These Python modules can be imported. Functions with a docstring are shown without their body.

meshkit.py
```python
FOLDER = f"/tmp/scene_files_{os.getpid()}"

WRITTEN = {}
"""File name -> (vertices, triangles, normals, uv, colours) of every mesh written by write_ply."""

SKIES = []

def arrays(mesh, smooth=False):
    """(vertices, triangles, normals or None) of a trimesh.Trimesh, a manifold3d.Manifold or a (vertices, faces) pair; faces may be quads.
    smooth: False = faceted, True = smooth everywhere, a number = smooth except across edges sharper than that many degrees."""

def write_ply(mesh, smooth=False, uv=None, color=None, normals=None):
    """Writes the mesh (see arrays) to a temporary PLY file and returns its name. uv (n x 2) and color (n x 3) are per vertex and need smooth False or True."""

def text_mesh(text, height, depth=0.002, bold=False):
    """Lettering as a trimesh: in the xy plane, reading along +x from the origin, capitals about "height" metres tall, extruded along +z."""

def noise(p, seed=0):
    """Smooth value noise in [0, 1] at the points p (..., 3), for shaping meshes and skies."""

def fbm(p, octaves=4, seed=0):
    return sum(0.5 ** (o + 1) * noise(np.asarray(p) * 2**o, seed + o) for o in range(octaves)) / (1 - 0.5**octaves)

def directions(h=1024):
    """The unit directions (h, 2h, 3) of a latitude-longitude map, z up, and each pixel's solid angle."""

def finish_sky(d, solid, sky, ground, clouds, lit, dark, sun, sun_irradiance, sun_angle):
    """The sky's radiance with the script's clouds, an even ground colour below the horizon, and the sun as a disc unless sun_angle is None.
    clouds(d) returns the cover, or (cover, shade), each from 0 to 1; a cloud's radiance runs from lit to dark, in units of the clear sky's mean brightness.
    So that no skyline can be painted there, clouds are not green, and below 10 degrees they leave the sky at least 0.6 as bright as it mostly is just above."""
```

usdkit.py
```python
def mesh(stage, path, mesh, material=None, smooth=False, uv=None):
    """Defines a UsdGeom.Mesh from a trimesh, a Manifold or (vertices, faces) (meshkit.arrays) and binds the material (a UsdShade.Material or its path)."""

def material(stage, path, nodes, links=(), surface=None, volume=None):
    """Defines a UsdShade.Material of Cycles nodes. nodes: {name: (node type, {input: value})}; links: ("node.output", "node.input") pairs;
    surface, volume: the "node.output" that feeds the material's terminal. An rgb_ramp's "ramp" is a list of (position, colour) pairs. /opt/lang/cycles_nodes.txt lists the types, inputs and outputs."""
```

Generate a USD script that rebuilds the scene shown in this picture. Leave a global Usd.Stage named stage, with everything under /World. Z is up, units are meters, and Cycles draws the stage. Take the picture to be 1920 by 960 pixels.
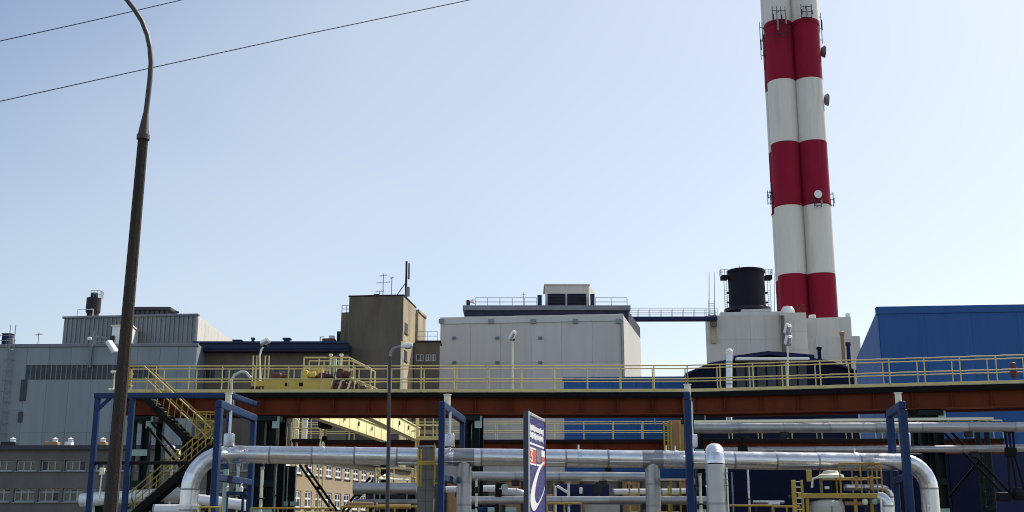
import math, random
import numpy as np
import usdkit, meshkit
from pxr import Usd, UsdGeom, UsdLux, UsdShade, Gf, Sdf

random.seed(7)
rng = np.random.default_rng(7)
stage = Usd.Stage.CreateInMemory()
UsdGeom.SetStageUpAxis(stage, UsdGeom.Tokens.z)
UsdGeom.SetStageMetersPerUnit(stage, 1.0)
UsdGeom.Xform.Define(stage, '/World')
UsdGeom.Scope.Define(stage, '/World/Looks')

# ------------------------------------------------------------------ camera, sky, sun, exposure
EYE = np.array([0.0, 0.0, 1.6])
FPX = 2150.0                                   # focal length in photograph pixels (1920 wide)
PITCH = math.atan(505 / FPX)
EXPOSURE = 0.25
SUN_AZ, SUN_EL = math.radians(47), math.radians(45)      # clockwise from +y
SKY_STRENGTH, SUN_STRENGTH = 0.12, 1.25

cam = UsdGeom.Camera.Define(stage, '/World/camera')
cam.AddTranslateOp().Set(Gf.Vec3d(*EYE))
cam.AddRotateXOp().Set(90 + math.degrees(PITCH))
cam.CreateHorizontalApertureAttr(36.0)
cam.CreateVerticalApertureAttr(18.0)
cam.CreateFocalLengthAttr(36.0 * FPX / 1920)
cam.CreateClippingRangeAttr(Gf.Vec2f(0.1, 5000))
cam.CreateExposureAttr(EXPOSURE)

usdkit.material(stage, '/World/Looks/sky', {
    'sky': ('sky_texture', {'sky_type': 'single_scattering', 'sun_disc': False, 'sun_elevation': SUN_EL, 'sun_rotation': SUN_AZ,
                            'altitude': 120.0, 'air_density': 1.0, 'aerosol_density': 1.3, 'ozone_density': 1.0}),
    'tc': ('texture_coordinate', {}),
    'map': ('mapping', {'scale': (1.0, 1.0, 1.5)}),
    'n': ('noise_texture', {'scale': 1.3, 'detail': 3, 'roughness': 0.4}),
    'r': ('rgb_ramp', {'ramp': [(0.0, (0.0, 0.0, 0.0)), (0.42, (0.0, 0.0, 0.0)), (0.66, (0.38, 0.38, 0.38)), (1.0, (0.55, 0.55, 0.55))]}),
    'hs': ('hsv', {'saturation': 0.93}),
    'mx': ('mix', {'color2': (6.2, 6.5, 6.8)}),
    'bg': ('background_shader', {'strength': SKY_STRENGTH})},
    [('tc.generated', 'map.vector'), ('map.vector', 'n.vector'), ('n.fac', 'r.fac'), ('r.color', 'mx.fac'),
     ('sky.color', 'hs.color'), ('hs.color', 'mx.color1'), ('mx.color', 'bg.color')], surface='bg.background')
dome = UsdLux.DomeLight.Define(stage, '/World/sky')
UsdShade.MaterialBindingAPI.Apply(dome.GetPrim()).Bind(UsdShade.Material.Get(stage, '/World/Looks/sky'))
dome.GetPrim().SetCustomDataByKey('kind', 'structure')
sun = UsdLux.DistantLight.Define(stage, '/World/sun')
sun.CreateNormalizeAttr(True)
sun.CreateIntensityAttr(SUN_STRENGTH)
sun.CreateAngleAttr(0.53)
sun.CreateColorAttr(Gf.Vec3f(1.0, 0.95, 0.86))
# the light shines along its -z axis: turn +z towards the sun
sun.AddRotateZOp().Set(-math.degrees(SUN_AZ))
sun.AddRotateXOp().Set(-(90 - math.degrees(SUN_EL)))

# ------------------------------------------------------------------ measuring: photograph pixel -> point of the place
FWD = np.array([0, math.cos(PITCH), math.sin(PITCH)])
UPV = np.array([0, -math.sin(PITCH), math.cos(PITCH)])
def ray(px, py):
    return FWD + np.array([1.0, 0, 0]) * (px - 960) / FPX + UPV * (480 - py) / FPX
def P(px, py, Y):
    d = ray(px, py); return EYE + d * (Y / d[1])
def PZ(px, py, z):
    d = ray(px, py); return EYE + d * ((z - EYE[2]) / d[2])
def V(*a): return np.array(a, float)
def unit(v): v = np.asarray(v, float); return v / np.linalg.norm(v)

# ------------------------------------------------------------------ mesh building
_S = np.array([[sx, sy, sz] for sx in (-1, 1) for sy in (-1, 1) for sz in (-1, 1)], float)
_CV = np.array([(s, k) for s in range(8) for k in range(3)])
def _chamfer_faces():
    import trimesh
    v = np.repeat(_S, 3, axis=0) * 1.0
    for i, (s, k) in enumerate(_CV):
        for j in range(3):
            if j != k: v[i, j] *= 0.8
    h = trimesh.Trimesh(v).convex_hull
    idx = np.array([np.argmin(((v - q) ** 2).sum(1)) for q in h.vertices])
    f = idx[h.faces]
    a = np.cross(v[f[:, 1]] - v[f[:, 0]], v[f[:, 2]] - v[f[:, 0]])
    flip = (a * v[f].mean(1)).sum(1) < 0
    f[flip] = f[flip][:, ::-1]
    return f
CHF = _chamfer_faces()
_BQ = [((-1, -1, -1), (-1, 1, -1), (1, 1, -1), (1, -1, -1)), ((-1, -1, 1), (1, -1, 1), (1, 1, 1), (-1, 1, 1)),
       ((-1, -1, -1), (1, -1, -1), (1, -1, 1), (-1, -1, 1)), ((1, -1, -1), (1, 1, -1), (1, 1, 1), (1, -1, 1)),
       ((1, 1, -1), (-1, 1, -1), (-1, 1, 1), (1, 1, 1)), ((-1, 1, -1), (-1, -1, -1), (-1, -1, 1), (-1, 1, 1))]
BQ = np.array(_BQ, float).reshape(24, 3)
BQF = np.array([[4 * i, 4 * i + 1, 4 * i + 2] for i in range(6)] + [[4 * i, 4 * i + 2, 4 * i + 3] for i in range(6)])

class MB:
    """collects shapes; put() makes them one mesh"""
    def __init__(self): self.v, self.f, self.n = [], [], 0
    def add(self, v, f):
        self.v.append(np.asarray(v, float)); self.f.append(np.asarray(f, int) + self.n); self.n += len(v); return self
    def obox(self, o, ax, lo, hi, c=0.0):
        lo, hi = np.minimum(lo, hi), np.maximum(lo, hi)
        ctr, half = (np.array(lo) + hi) / 2, (np.array(hi) - lo) / 2
        c = min(c, half.min() * 0.6)
        if c <= 0:
            l = BQ * half + ctr; f = BQF
        else:
            l = np.repeat(_S, 3, axis=0) * half
            for i, (s, k) in enumerate(_CV):
                for j in range(3):
                    if j != k: l[i, j] -= np.sign(l[i, j]) * c
            l = l + ctr; f = CHF
        return self.add(np.asarray(o) + l @ np.asarray(ax, float), f)
    def box(self, ctr, size, c=0.0, rz=0.0):
        s, k = math.sin(rz), math.cos(rz)
        h = np.asarray(size, float) / 2
        return self.obox(ctr, [[k, s, 0], [-s, k, 0], [0, 0, 1]], -h, h, c)
    def beam(self, a, b, w, h, c=0.0, up=(0, 0, 1)):
        a, b = np.asarray(a, float), np.asarray(b, float)
        x = unit(b - a); L = np.linalg.norm(b - a)
        y = np.cross(up, x)
        y = unit(y) if np.linalg.norm(y) > 1e-6 else unit(np.cross((1, 0, 0), x))
        z = np.cross(x, y)
        return self.obox(a, [x, y, z], (0, -w / 2, -h / 2), (L, w / 2, h / 2), c)
    def ibeam(self, a, b, w, h, t=0.02, up=(0, 0, 1)):
        a, b = np.asarray(a, float), np.asarray(b, float)
        x = unit(b - a); L = np.linalg.norm(b - a)
        y = np.cross(up, x)
        y = unit(y) if np.linalg.norm(y) > 1e-6 else unit(np.cross((1, 0, 0), x))
        z = np.cross(x, y)
        self.obox(a, [x, y, z], (0, -t / 2, -h / 2 + t), (L, t / 2, h / 2 - t))
        self.obox(a, [x, y, z], (0, -w / 2, -h / 2), (L, w / 2, -h / 2 + t))
        return self.obox(a, [x, y, z], (0, -w / 2, h / 2 - t), (L, w / 2, h / 2))
    def tube(self, pts, r, n=12, caps=True, tan=None):
        pts = np.asarray(pts, float); m = len(pts)
        r = np.broadcast_to(np.asarray(r, float), (m,))
        t = np.gradient(pts, axis=0) if m > 2 else np.repeat([pts[-1] - pts[0]], m, 0)
        t = t if tan is None else np.asarray(tan, float)
        t = t / np.linalg.norm(t, axis=1, keepdims=True)
        u = np.cross(t[0], (0, 0, 1));
        if np.linalg.norm(u) < 0.05: u = np.cross(t[0], (0, 1, 0))
        u = unit(u); a = np.arange(n) / n * 2 * math.pi; rings = []
        for i in range(m):
            u = unit(u - t[i] * (u @ t[i])); w = np.cross(t[i], u)
            rings.append(pts[i] + r[i] * (np.outer(np.cos(a), u) + np.outer(np.sin(a), w)))
        v = np.vstack(rings); f = []
        for i in range(m - 1):
            for j in range(n):
                k = (j + 1) % n
                f += [[i * n + j, i * n + k, (i + 1) * n + k], [i * n + j, (i + 1) * n + k, (i + 1) * n + j]]
        self.add(v, f)
        if caps:
            for ring, flip in ((rings[0], True), (rings[-1], False)):
                c = [[j, j + 1, 0] for j in range(1, n - 1)]
                c = [[0, j, j + 1] for j in range(1, n - 1)]
                self.add(ring, [q[::-1] for q in c] if flip else c)
        return self
    def lathe(self, o, prof, n=24, axis=(0, 0, 1)):
        """prof: (radius, height) pairs from bottom to top, each edge faceted along the profile"""
        z = unit(axis); u = np.cross(z, (0, 1, 0))
        u = unit(u) if np.linalg.norm(u) > 0.05 else V(1, 0, 0)
        w = np.cross(z, u); a = np.arange(n) / n * 2 * math.pi
        ring = np.outer(np.cos(a), u) + np.outer(np.sin(a), w)
        for (r0, h0), (r1, h1) in zip(prof[:-1], prof[1:]):
            v = np.vstack([np.asarray(o) + ring * r0 + z * h0, np.asarray(o) + ring * r1 + z * h1]); f = []
            for j in range(n):
                k = (j + 1) % n
                if r0 > 1e-6: f.append([j, k, n + k])
                if r1 > 1e-6: f.append([j, n + k, n + j])
                if r0 <= 1e-6: f.append([j, n + k, n + j]) if False else None
            f = [q for q in f if q]
            self.add(v, f)
        return self
    def prism(self, poly, z0, z1):
        """a vertical prism over a convex counter-clockwise footprint"""
        p = np.asarray(poly, float)[:, :2]; n = len(p)
        a = np.column_stack([p, np.full(n, z0)]); b = np.column_stack([p, np.full(n, z1)])
        for i in range(n):
            k = (i + 1) % n
            self.add([a[i], a[k], b[k], b[i]], [[0, 1, 2], [0, 2, 3]])
        self.add(b, [[0, i, i + 1] for i in range(1, n - 1)])
        return self.add(a, [[0, i + 1, i] for i in range(1, n - 1)])
    def hexa(self, q):
        """eight corners: 0-3 bottom (ccw from above), 4-7 top"""
        q = np.asarray(q, float)
        for a in ((3, 2, 1, 0), (4, 5, 6, 7), (0, 1, 5, 4), (1, 2, 6, 5), (2, 3, 7, 6), (3, 0, 4, 7)):
            self.add(q[list(a)], [[0, 1, 2], [0, 2, 3]])
        return self
    def slab(self, poly, off):
        """a thick sheet: planar polygon (seen counter-clockwise from outside) pushed back by off"""
        p = np.asarray(poly, float); n = len(p); b = p + np.asarray(off)
        self.add(p, [[0, i, i + 1] for i in range(1, n - 1)])
        self.add(b, [[0, i + 1, i] for i in range(1, n - 1)])
        for i in range(n):
            k = (i + 1) % n
            self.add([p[i], b[i], b[k], p[k]], [[0, 1, 2], [0, 2, 3]])
        return self

# ------------------------------------------------------------------ things and parts
_used = {}
def numbered(parent, name):
    k = _used.get((parent, name), 0); _used[(parent, name)] = k + 1
    return name if k == 0 else f'{name}_{k:03d}'
class Thing:
    def __init__(self, path, base): self.path, self.base = path, np.asarray(base, float)
def _tag(prim, label=None, cat=None, group=None, kind=None):
    for k, v in (('label', label), ('category', cat), ('group', group), ('kind', kind)):
        if v: prim.SetCustomDataByKey(k, v)
def thing(name, label, cat, base, group=None):
    p = '/World/' + numbered('/World', name)
    x = UsdGeom.Xform.Define(stage, p); x.AddTranslateOp().Set(Gf.Vec3d(*map(float, base)))
    _tag(x.GetPrim(), label, cat, group)
    return Thing(p, base)
def part(parent, name, mb, mat, label=None, kind=None, smooth=True):
    p = parent.path + '/' + numbered(parent.path, name)
    v = np.vstack(mb.v) - parent.base; f = np.vstack(mb.f)
    m = usdkit.mesh(stage, p, (v, f), mat, smooth=smooth)
    _tag(m.GetPrim(), label, kind=kind)
    return Thing(p, parent.base)
def single(name, mb, mat, label, cat, group=None, kind=None):
    p = '/World/' + numbered('/World', name)
    v = np.vstack(mb.v); f = np.vstack(mb.f)
    base = np.array([(v[:, 0].min() + v[:, 0].max()) / 2, (v[:, 1].min() + v[:, 1].max()) / 2, v[:, 2].min()]) if kind != 'structure' else np.zeros(3)
    m = usdkit.mesh(stage, p, (v - base, f), mat, smooth=True)
    m.AddTranslateOp().Set(Gf.Vec3d(*map(float, base)))
    _tag(m.GetPrim(), label, cat, group, kind)
    return Thing(p, base)

# ------------------------------------------------------------------ materials
def paint(name, col, rough=0.6, metal=0.0, var=0.18, scale=0.8, streak=1.0, bump=0.0, bscale=20.0, dirt=None, dirt_at=(0.55, 0.8), spec=0.5, corr=None):
    """a coloured surface with blotches; streak < 1 draws them out vertically; dirt: a second colour that shows in patches"""
    c = np.array(col, float)
    nodes = {'g': ('geometry', {}), 'm': ('mapping', {'scale': (scale, scale, scale * streak)}),
             'n': ('noise_texture', {'scale': 1.0, 'detail': 6, 'roughness': 0.62}),
             'r': ('rgb_ramp', {'ramp': [(0.25, tuple(c * (1 - var))), (0.5, tuple(c)), (0.75, tuple(np.minimum(c * (1 + var), 0.95)))]}),
             'n2': ('noise_texture', {'scale': bscale, 'detail': 3}),
             'rr': ('map_range', {'from_min': 0.3, 'from_max': 0.7, 'to_min': max(rough - 0.1, 0.05), 'to_max': min(rough + 0.12, 1.0)}),
             'p': ('principled_bsdf', {'metallic': metal, 'roughness': rough, 'specular_ior_level': spec})}
    links = [('g.position', 'm.vector'), ('m.vector', 'n.vector'), ('n.fac', 'r.fac'), ('g.position', 'n2.vector'),
             ('n2.fac', 'rr.value'), ('rr.result', 'p.roughness')]
    out = 'r.color'
    if dirt is not None:
        nodes['n3'] = ('noise_texture', {'scale': 0.55, 'detail': 8, 'roughness': 0.7})
        nodes['r3'] = ('rgb_ramp', {'ramp': [(dirt_at[0], (0, 0, 0)), (dirt_at[1], (1, 1, 1))]})
        nodes['x'] = ('mix', {'color2': dirt})
        links += [('m.vector', 'n3.vector'), ('n3.fac', 'r3.fac'), ('r3.color', 'x.fac'), ('r.color', 'x.color1')]
        out = 'x.color'
    links.append((out, 'p.base_color'))
    if bump:
        nodes['b'] = ('bump', {'strength': bump, 'distance': 0.02})
        links += [('n2.fac', 'b.height'), ('b.normal', 'p.normal')]
    usdkit.material(stage, '/World/Looks/' + name, nodes, links, surface='p.BSDF')
    return '/World/Looks/' + name

M = {}
def mat(name, *a, **k): M[name] = paint(name, *a, **k)
mat('asphalt', (0.075, 0.066, 0.054), 0.9, var=0.3, scale=0.15, bump=0.4, bscale=60)
for i, s in enumerate((0.94, 1.0, 1.05)):
    mat(f'grey_cladding_{"abc"[i]}', np.array((0.215, 0.245, 0.256)) * s, 0.55, var=0.11, scale=1.1, streak=0.06, dirt=(0.16, 0.185, 0.19), dirt_at=(0.5, 0.85))
    mat(f'light_cladding_{"abc"[i]}', np.array((0.53, 0.49, 0.435)) * (1 + (s - 1) * .5), 0.55, var=0.09, scale=0.9, streak=0.07, dirt=(0.42, 0.39, 0.34), dirt_at=(0.5, 0.85))
    mat(f'pale_cladding_{"abc"[i]}', np.array((0.54, 0.52, 0.47)) * (1 + (s - 1) * .5), 0.55, var=0.06, scale=0.6, streak=0.07)
    mat(f'blue_cladding_{"abc"[i]}', np.array((0.032, 0.10, 0.27)) * (1 + (s - 1) * .5), 0.75, var=0.13, spec=0.2, scale=0.9, streak=0.05)
    mat(f'rib_steel_{"abc"[i]}', np.array((0.19, 0.205, 0.215)) * s, 0.5, var=0.12, scale=1.4, streak=0.05)
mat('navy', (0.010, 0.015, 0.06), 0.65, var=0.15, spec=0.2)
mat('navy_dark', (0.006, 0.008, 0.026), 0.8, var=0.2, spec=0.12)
mat('roof_dark', (0.035, 0.038, 0.05), 0.8, var=0.2)
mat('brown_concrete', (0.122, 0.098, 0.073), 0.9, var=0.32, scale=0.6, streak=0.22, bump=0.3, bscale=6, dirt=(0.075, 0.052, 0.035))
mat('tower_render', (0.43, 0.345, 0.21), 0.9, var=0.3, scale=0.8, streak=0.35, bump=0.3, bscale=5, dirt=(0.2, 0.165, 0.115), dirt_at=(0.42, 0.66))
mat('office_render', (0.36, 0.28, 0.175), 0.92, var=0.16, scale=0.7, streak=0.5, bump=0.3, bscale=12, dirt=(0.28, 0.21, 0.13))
mat('white_paint', (0.74, 0.74, 0.72), 0.5, var=0.06)
mat('cream_paint', (0.72, 0.68, 0.5), 0.55, var=0.08)
mat('chimney_white', (0.67, 0.625, 0.545), 0.7, var=0.08, scale=0.5, streak=0.10, dirt=(0.36, 0.33, 0.29), dirt_at=(0.5, 0.82))
mat('chimney_red', (0.25, 0.007, 0.028), 0.85, spec=0.2, var=0.16, scale=0.5, streak=0.12, dirt=(0.14, 0.005, 0.018), dirt_at=(0.5, 0.8))
mat('chimney_concrete', (0.3, 0.29, 0.28), 0.9)
mat('black_steel', (0.008, 0.006, 0.014), 0.7, var=0.3, spec=0.2)
mat('dark_steel', (0.026, 0.026, 0.030), 0.65, spec=0.2, var=0.3)
mat('grey_steel', (0.22, 0.23, 0.24), 0.5, metal=0.3, var=0.2)
mat('galvanised', (0.62, 0.63, 0.64), 0.33, metal=0.9, var=0.12, scale=1.5)
for i, s in enumerate((0.9, 1.0, 1.06)):
    mat(f'pipe_jacket_{"abc"[i]}', np.array((0.74, 0.74, 0.74)) * s, 0.24, metal=0.92, var=0.05, scale=1.3, bump=0.035, bscale=2.5)
    mat(f'dull_jacket_{"abc"[i]}', np.array((0.40, 0.395, 0.39)) * s, 0.34, metal=0.8, var=0.12, scale=1.6, streak=0.3, bscale=1.5)
mat('jacket_band', (0.30, 0.30, 0.31), 0.4, metal=0.9)
mat('deck_shade_black', (0.006, 0.006, 0.007), 0.8, spec=0.1)  # near-black that carries the shade below the deck overhang
mat('sign_side', (0.03, 0.032, 0.042), 0.45)
mat('office_front_shaded', (0.115, 0.105, 0.095), 0.92, var=0.22, scale=0.7, streak=0.5, bump=0.3, bscale=12, dirt=(0.075, 0.062, 0.052))  # copy of the office render, darkened for the shade on the front
mat('frame_grey', (0.34, 0.35, 0.345), 0.6, var=0.2, scale=1.2)
mat('blind', (0.16, 0.155, 0.14), 0.8, var=0.3)
mat('white_jacket_a', (0.7, 0.7, 0.7), 0.4, metal=0.3)
mat('white_jacket_b', (0.75, 0.74, 0.73), 0.4, metal=0.3)
mat('white_jacket_c', (0.78, 0.77, 0.76), 0.4, metal=0.3)
mat('ochre', (0.36, 0.22, 0.025), 0.55, var=0.2, scale=2)
mat('roof_navy', (0.022, 0.027, 0.05), 0.7, var=0.15, spec=0.25)
mat('riser_sheet', (0.135, 0.125, 0.11), 0.7, var=0.2)
mat('tank_paint', (0.42, 0.42, 0.36), 0.5, var=0.15, dirt=(0.3, 0.27, 0.2))
mat('girder_red', (0.125, 0.027, 0.009), 0.8, spec=0.2, var=0.25, scale=0.8, streak=0.6, dirt=(0.045, 0.012, 0.006))
mat('rail_yellow', (0.56, 0.46, 0.20), 0.5, var=0.15, scale=2)
mat('crane_yellow', (0.56, 0.42, 0.075), 0.5, var=0.12, scale=1.0, dirt=(0.35, 0.27, 0.09), dirt_at=(0.58, 0.85))
mat('crane_pale', (0.90, 0.84, 0.46), 0.5, var=0.07, scale=1.0, dirt=(0.6, 0.5, 0.25), dirt_at=(0.62, 0.9))
mat('stair_yellow', (0.38, 0.26, 0.03), 0.5, var=0.2, scale=2)
mat('motor_red', (0.075, 0.018, 0.016), 0.6, var=0.3)
mat('bright_red', (0.5, 0.03, 0.03), 0.45)
mat('frame_blue', (0.012, 0.032, 0.092), 0.5, spec=0.2, var=0.2, scale=1.4, streak=0.5, dirt=(0.009, 0.017, 0.04))
mat('column_green', (0.006, 0.014, 0.014), 0.55, spec=0.15, var=0.25)
mat('gusset_green', (0.30, 0.42, 0.36), 0.6, var=0.12)
mat('column_brown', (0.30, 0.17, 0.07), 0.65, var=0.2)
mat('brace_dark', (0.010, 0.008, 0.009), 0.7, spec=0.12, var=0.3)
mat('post_concrete', (0.036, 0.026, 0.021), 0.85, spec=0.25, var=0.3, scale=2.2, streak=0.25, bump=0.5, bscale=45, dirt=(0.015, 0.011, 0.010))
mat('lamp_steel', (0.05, 0.042, 0.04), 0.5, metal=0.3, var=0.2, scale=3)
mat('cable', (0.03, 0.03, 0.035), 0.6)
mat('louvre_dark', (0.03, 0.035, 0.045), 0.5, var=0.3)
mat('sign_grey', (0.15, 0.16, 0.18), 0.45)
mat('sign_blue', (0.020, 0.020, 0.15), 0.35, var=0.08)
mat('sign_red', (0.62, 0.05, 0.05), 0.4)
mat('sign_orange', (0.75, 0.30, 0.06), 0.4)
mat('insulator_brown', (0.3, 0.16, 0.08), 0.5)
usdkit.material(stage, '/World/Looks/window_glass', {
    'f': ('fresnel', {'IOR': 1.35}), 'd': ('principled_bsdf', {'base_color': (0.012, 0.014, 0.017), 'roughness': 0.12}),
    'gl': ('glossy_bsdf', {'color': (0.9, 0.95, 1.0), 'roughness': 0.03}), 'mx': ('mix_closure', {})},
    [('f.fac', 'mx.fac'), ('d.BSDF', 'mx.closure1'), ('gl.BSDF', 'mx.closure2')], surface='mx.closure')
M['window_glass'] = '/World/Looks/window_glass'
def variant(name): return M[f'{name}_{random.choice("abc")}']
# ------------------------------------------------------------------ facades
class Face:
    """a wall plane: o = its bottom left corner, u along it, n outwards"""
    def __init__(self, a, b, z0=0.0):
        a, b = V(*a[:2], 0), V(*b[:2], 0)
        self.o = V(a[0], a[1], z0); self.L = np.linalg.norm(b - a); self.u = (b - a) / self.L
        self.inn = V(-self.u[1], self.u[0], 0); self.ax = [self.u, self.inn, V(0, 0, 1)]
    def at(self, x, z, d=0.0): return self.o + self.u * x + self.inn * d + V(0, 0, z)
    def box(self, mb, x0, x1, z0, z1, d0, d1, c=0.0): return mb.obox(self.o, self.ax, (x0, d0, z0), (x1, d1, z1), c)
    def xz(self, px, py):
        """where a photograph pixel lies on this wall"""
        d = ray(px, py); n = self.inn
        p = EYE + d * (((self.o - EYE) @ n) / (d @ n)); q = p - self.o
        return q @ self.u, q[2]
def body(t, poly, z0, z1, material, name='wall'):
    return part(t, name, MB().prism(poly, z0, z1), material)
def panels(t, F, x0, x1, z0, z1, nx, nz, matname, gap=0.012, th=0.06, name='cladding_panel', skip=()):
    """metal sheets hung proud of the wall with open joints"""
    dx, dz = (x1 - x0) / nx, (z1 - z0) / nz
    for i in range(nx):
        for j in range(nz):
            if (i, j) in skip: continue
            mb = MB(); d = rng.uniform(0, 0.006)
            F.box(mb, x0 + i * dx + gap / 2, x0 + (i + 1) * dx - gap / 2, z0 + j * dz + gap / 2, z0 + (j + 1) * dz - gap / 2, -th - d, -0.004, 0.015)
            part(t, name, mb, variant(matname))
def ribbed(t, F, x0, x1, z0, z1, n, matname, matlip):
    """trapezoid sheets: a pan and a standing rib each"""
    dx = (x1 - x0) / n
    for i in range(n):
        mb = MB()
        F.box(mb, x0 + i * dx + .01, x0 + (i + .62) * dx, z0, z1, -0.05, -0.004, 0.01)
        F.box(mb, x0 + (i + .62) * dx + .01, x0 + (i + 1) * dx - .01, z0, z1, -0.17, -0.004, 0.04)
        part(t, 'cladding_sheet', mb, variant(matname))
def wall_open(F, L, z0, z1, th, rects):
    """a wall with real openings: boxes around the rectangles (x0, x1, z0, z1)"""
    mb = MB(); zs = sorted({z0, z1, *[r[2] for r in rects], *[r[3] for r in rects]})
    for a, b in zip(zs[:-1], zs[1:]):
        cut = sorted((r[0], r[1]) for r in rects if r[2] <= a + 1e-6 and r[3] >= b - 1e-6); x = 0.0
        for c0, c1 in cut + [(L, L)]:
            if c0 - x > 1e-4: F.box(mb, x, c0, a, b, 0, th)
            x = max(x, c1)
    return mb
def window(t, F, x0, x1, z0, z1, lights, transom=None, fw=0.07, d=0.10, frame='white_paint', sill=True, white_lower=False):
    mb = MB()
    for a, b, c, e in ((x0, x1, z0, z0 + fw), (x0, x1, z1 - fw, z1), (x0, x0 + fw, z0 + fw, z1 - fw), (x1 - fw, x1, z0 + fw, z1 - fw)):
        F.box(mb, a + .002, b - .002, c + .002, e - .002, d, d + .09, 0.012)
    w = (x1 - x0) / lights
    for i in range(1, lights): F.box(mb, x0 + i * w - fw / 2, x0 + i * w + fw / 2, z0 + fw, z1 - fw, d + .003, d + .085, 0.012)
    if transom:
        zt = z0 + (z1 - z0) * transom
        F.box(mb, x0 + fw, x1 - fw, zt - fw / 2, zt + fw / 2, d + .006, d + .08, 0.012)
    fr = part(t, 'window', mb, M[frame])
    for i in range(lights):
        for a, b in ([(z0, z0 + (z1 - z0) * transom), (z0 + (z1 - z0) * transom, z1)] if transom else [(z0, z1)]):
            g = MB(); F.box(g, x0 + i * w + .02, x0 + (i + 1) * w - .02, a + .02, b - .02, d + .045, d + .055)
            part(fr, 'pane', g, M[random.choice(('window_glass', 'window_glass', 'window_glass', 'louvre_dark', 'blind'))])
    if sill:
        s = MB(); F.box(s, x0 - .08, x1 + .08, z0 - .07, z0 - .002, -.09, .1, 0.015); part(fr, 'sill', s, M['grey_steel'])
    return fr
def railing(parent, pts, h, step, material, r=0.03, name='railing', toe=0.0, mid=1, thick_post=1.0, pname='railing_post'):
    """a handrail along a polyline: rails in one part, each post a sub-part"""
    pts = [np.asarray(p, float) for p in pts]; up = V(0, 0, 1); mb = MB()
    for a, b in zip(pts[:-1], pts[1:]):
        for k in range(mid + 1):
            mb.tube([a + up * h * (1 - k / (mid + 1)), b + up * h * (1 - k / (mid + 1))], r, 8)
        if toe: mb.beam(a + up * toe / 2, b + up * toe / 2, 0.02, toe, 0.004)
    q = part(parent, name, mb, material)
    for i, (a, b) in enumerate(zip(pts[:-1], pts[1:])):
        n = max(1, int(round(np.linalg.norm(b - a) / step)))
        for k in range(n + (i == len(pts) - 2)):
            c = a + (b - a) * k / n
            part(q, pname, MB().tube([c, c + up * h], r * thick_post, 8), material)
    return q

# ------------------------------------------------------------------ ground
gm = MB()
gm.add([[-900, -300, 0], [900, -300, 0], [900, 1500, 0], [-900, 1500, 0]], [[0, 1, 2], [0, 2, 3]])
single('ground', gm, M['asphalt'], 'dark gravel yard of the plant', 'ground', kind='structure')

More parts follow.
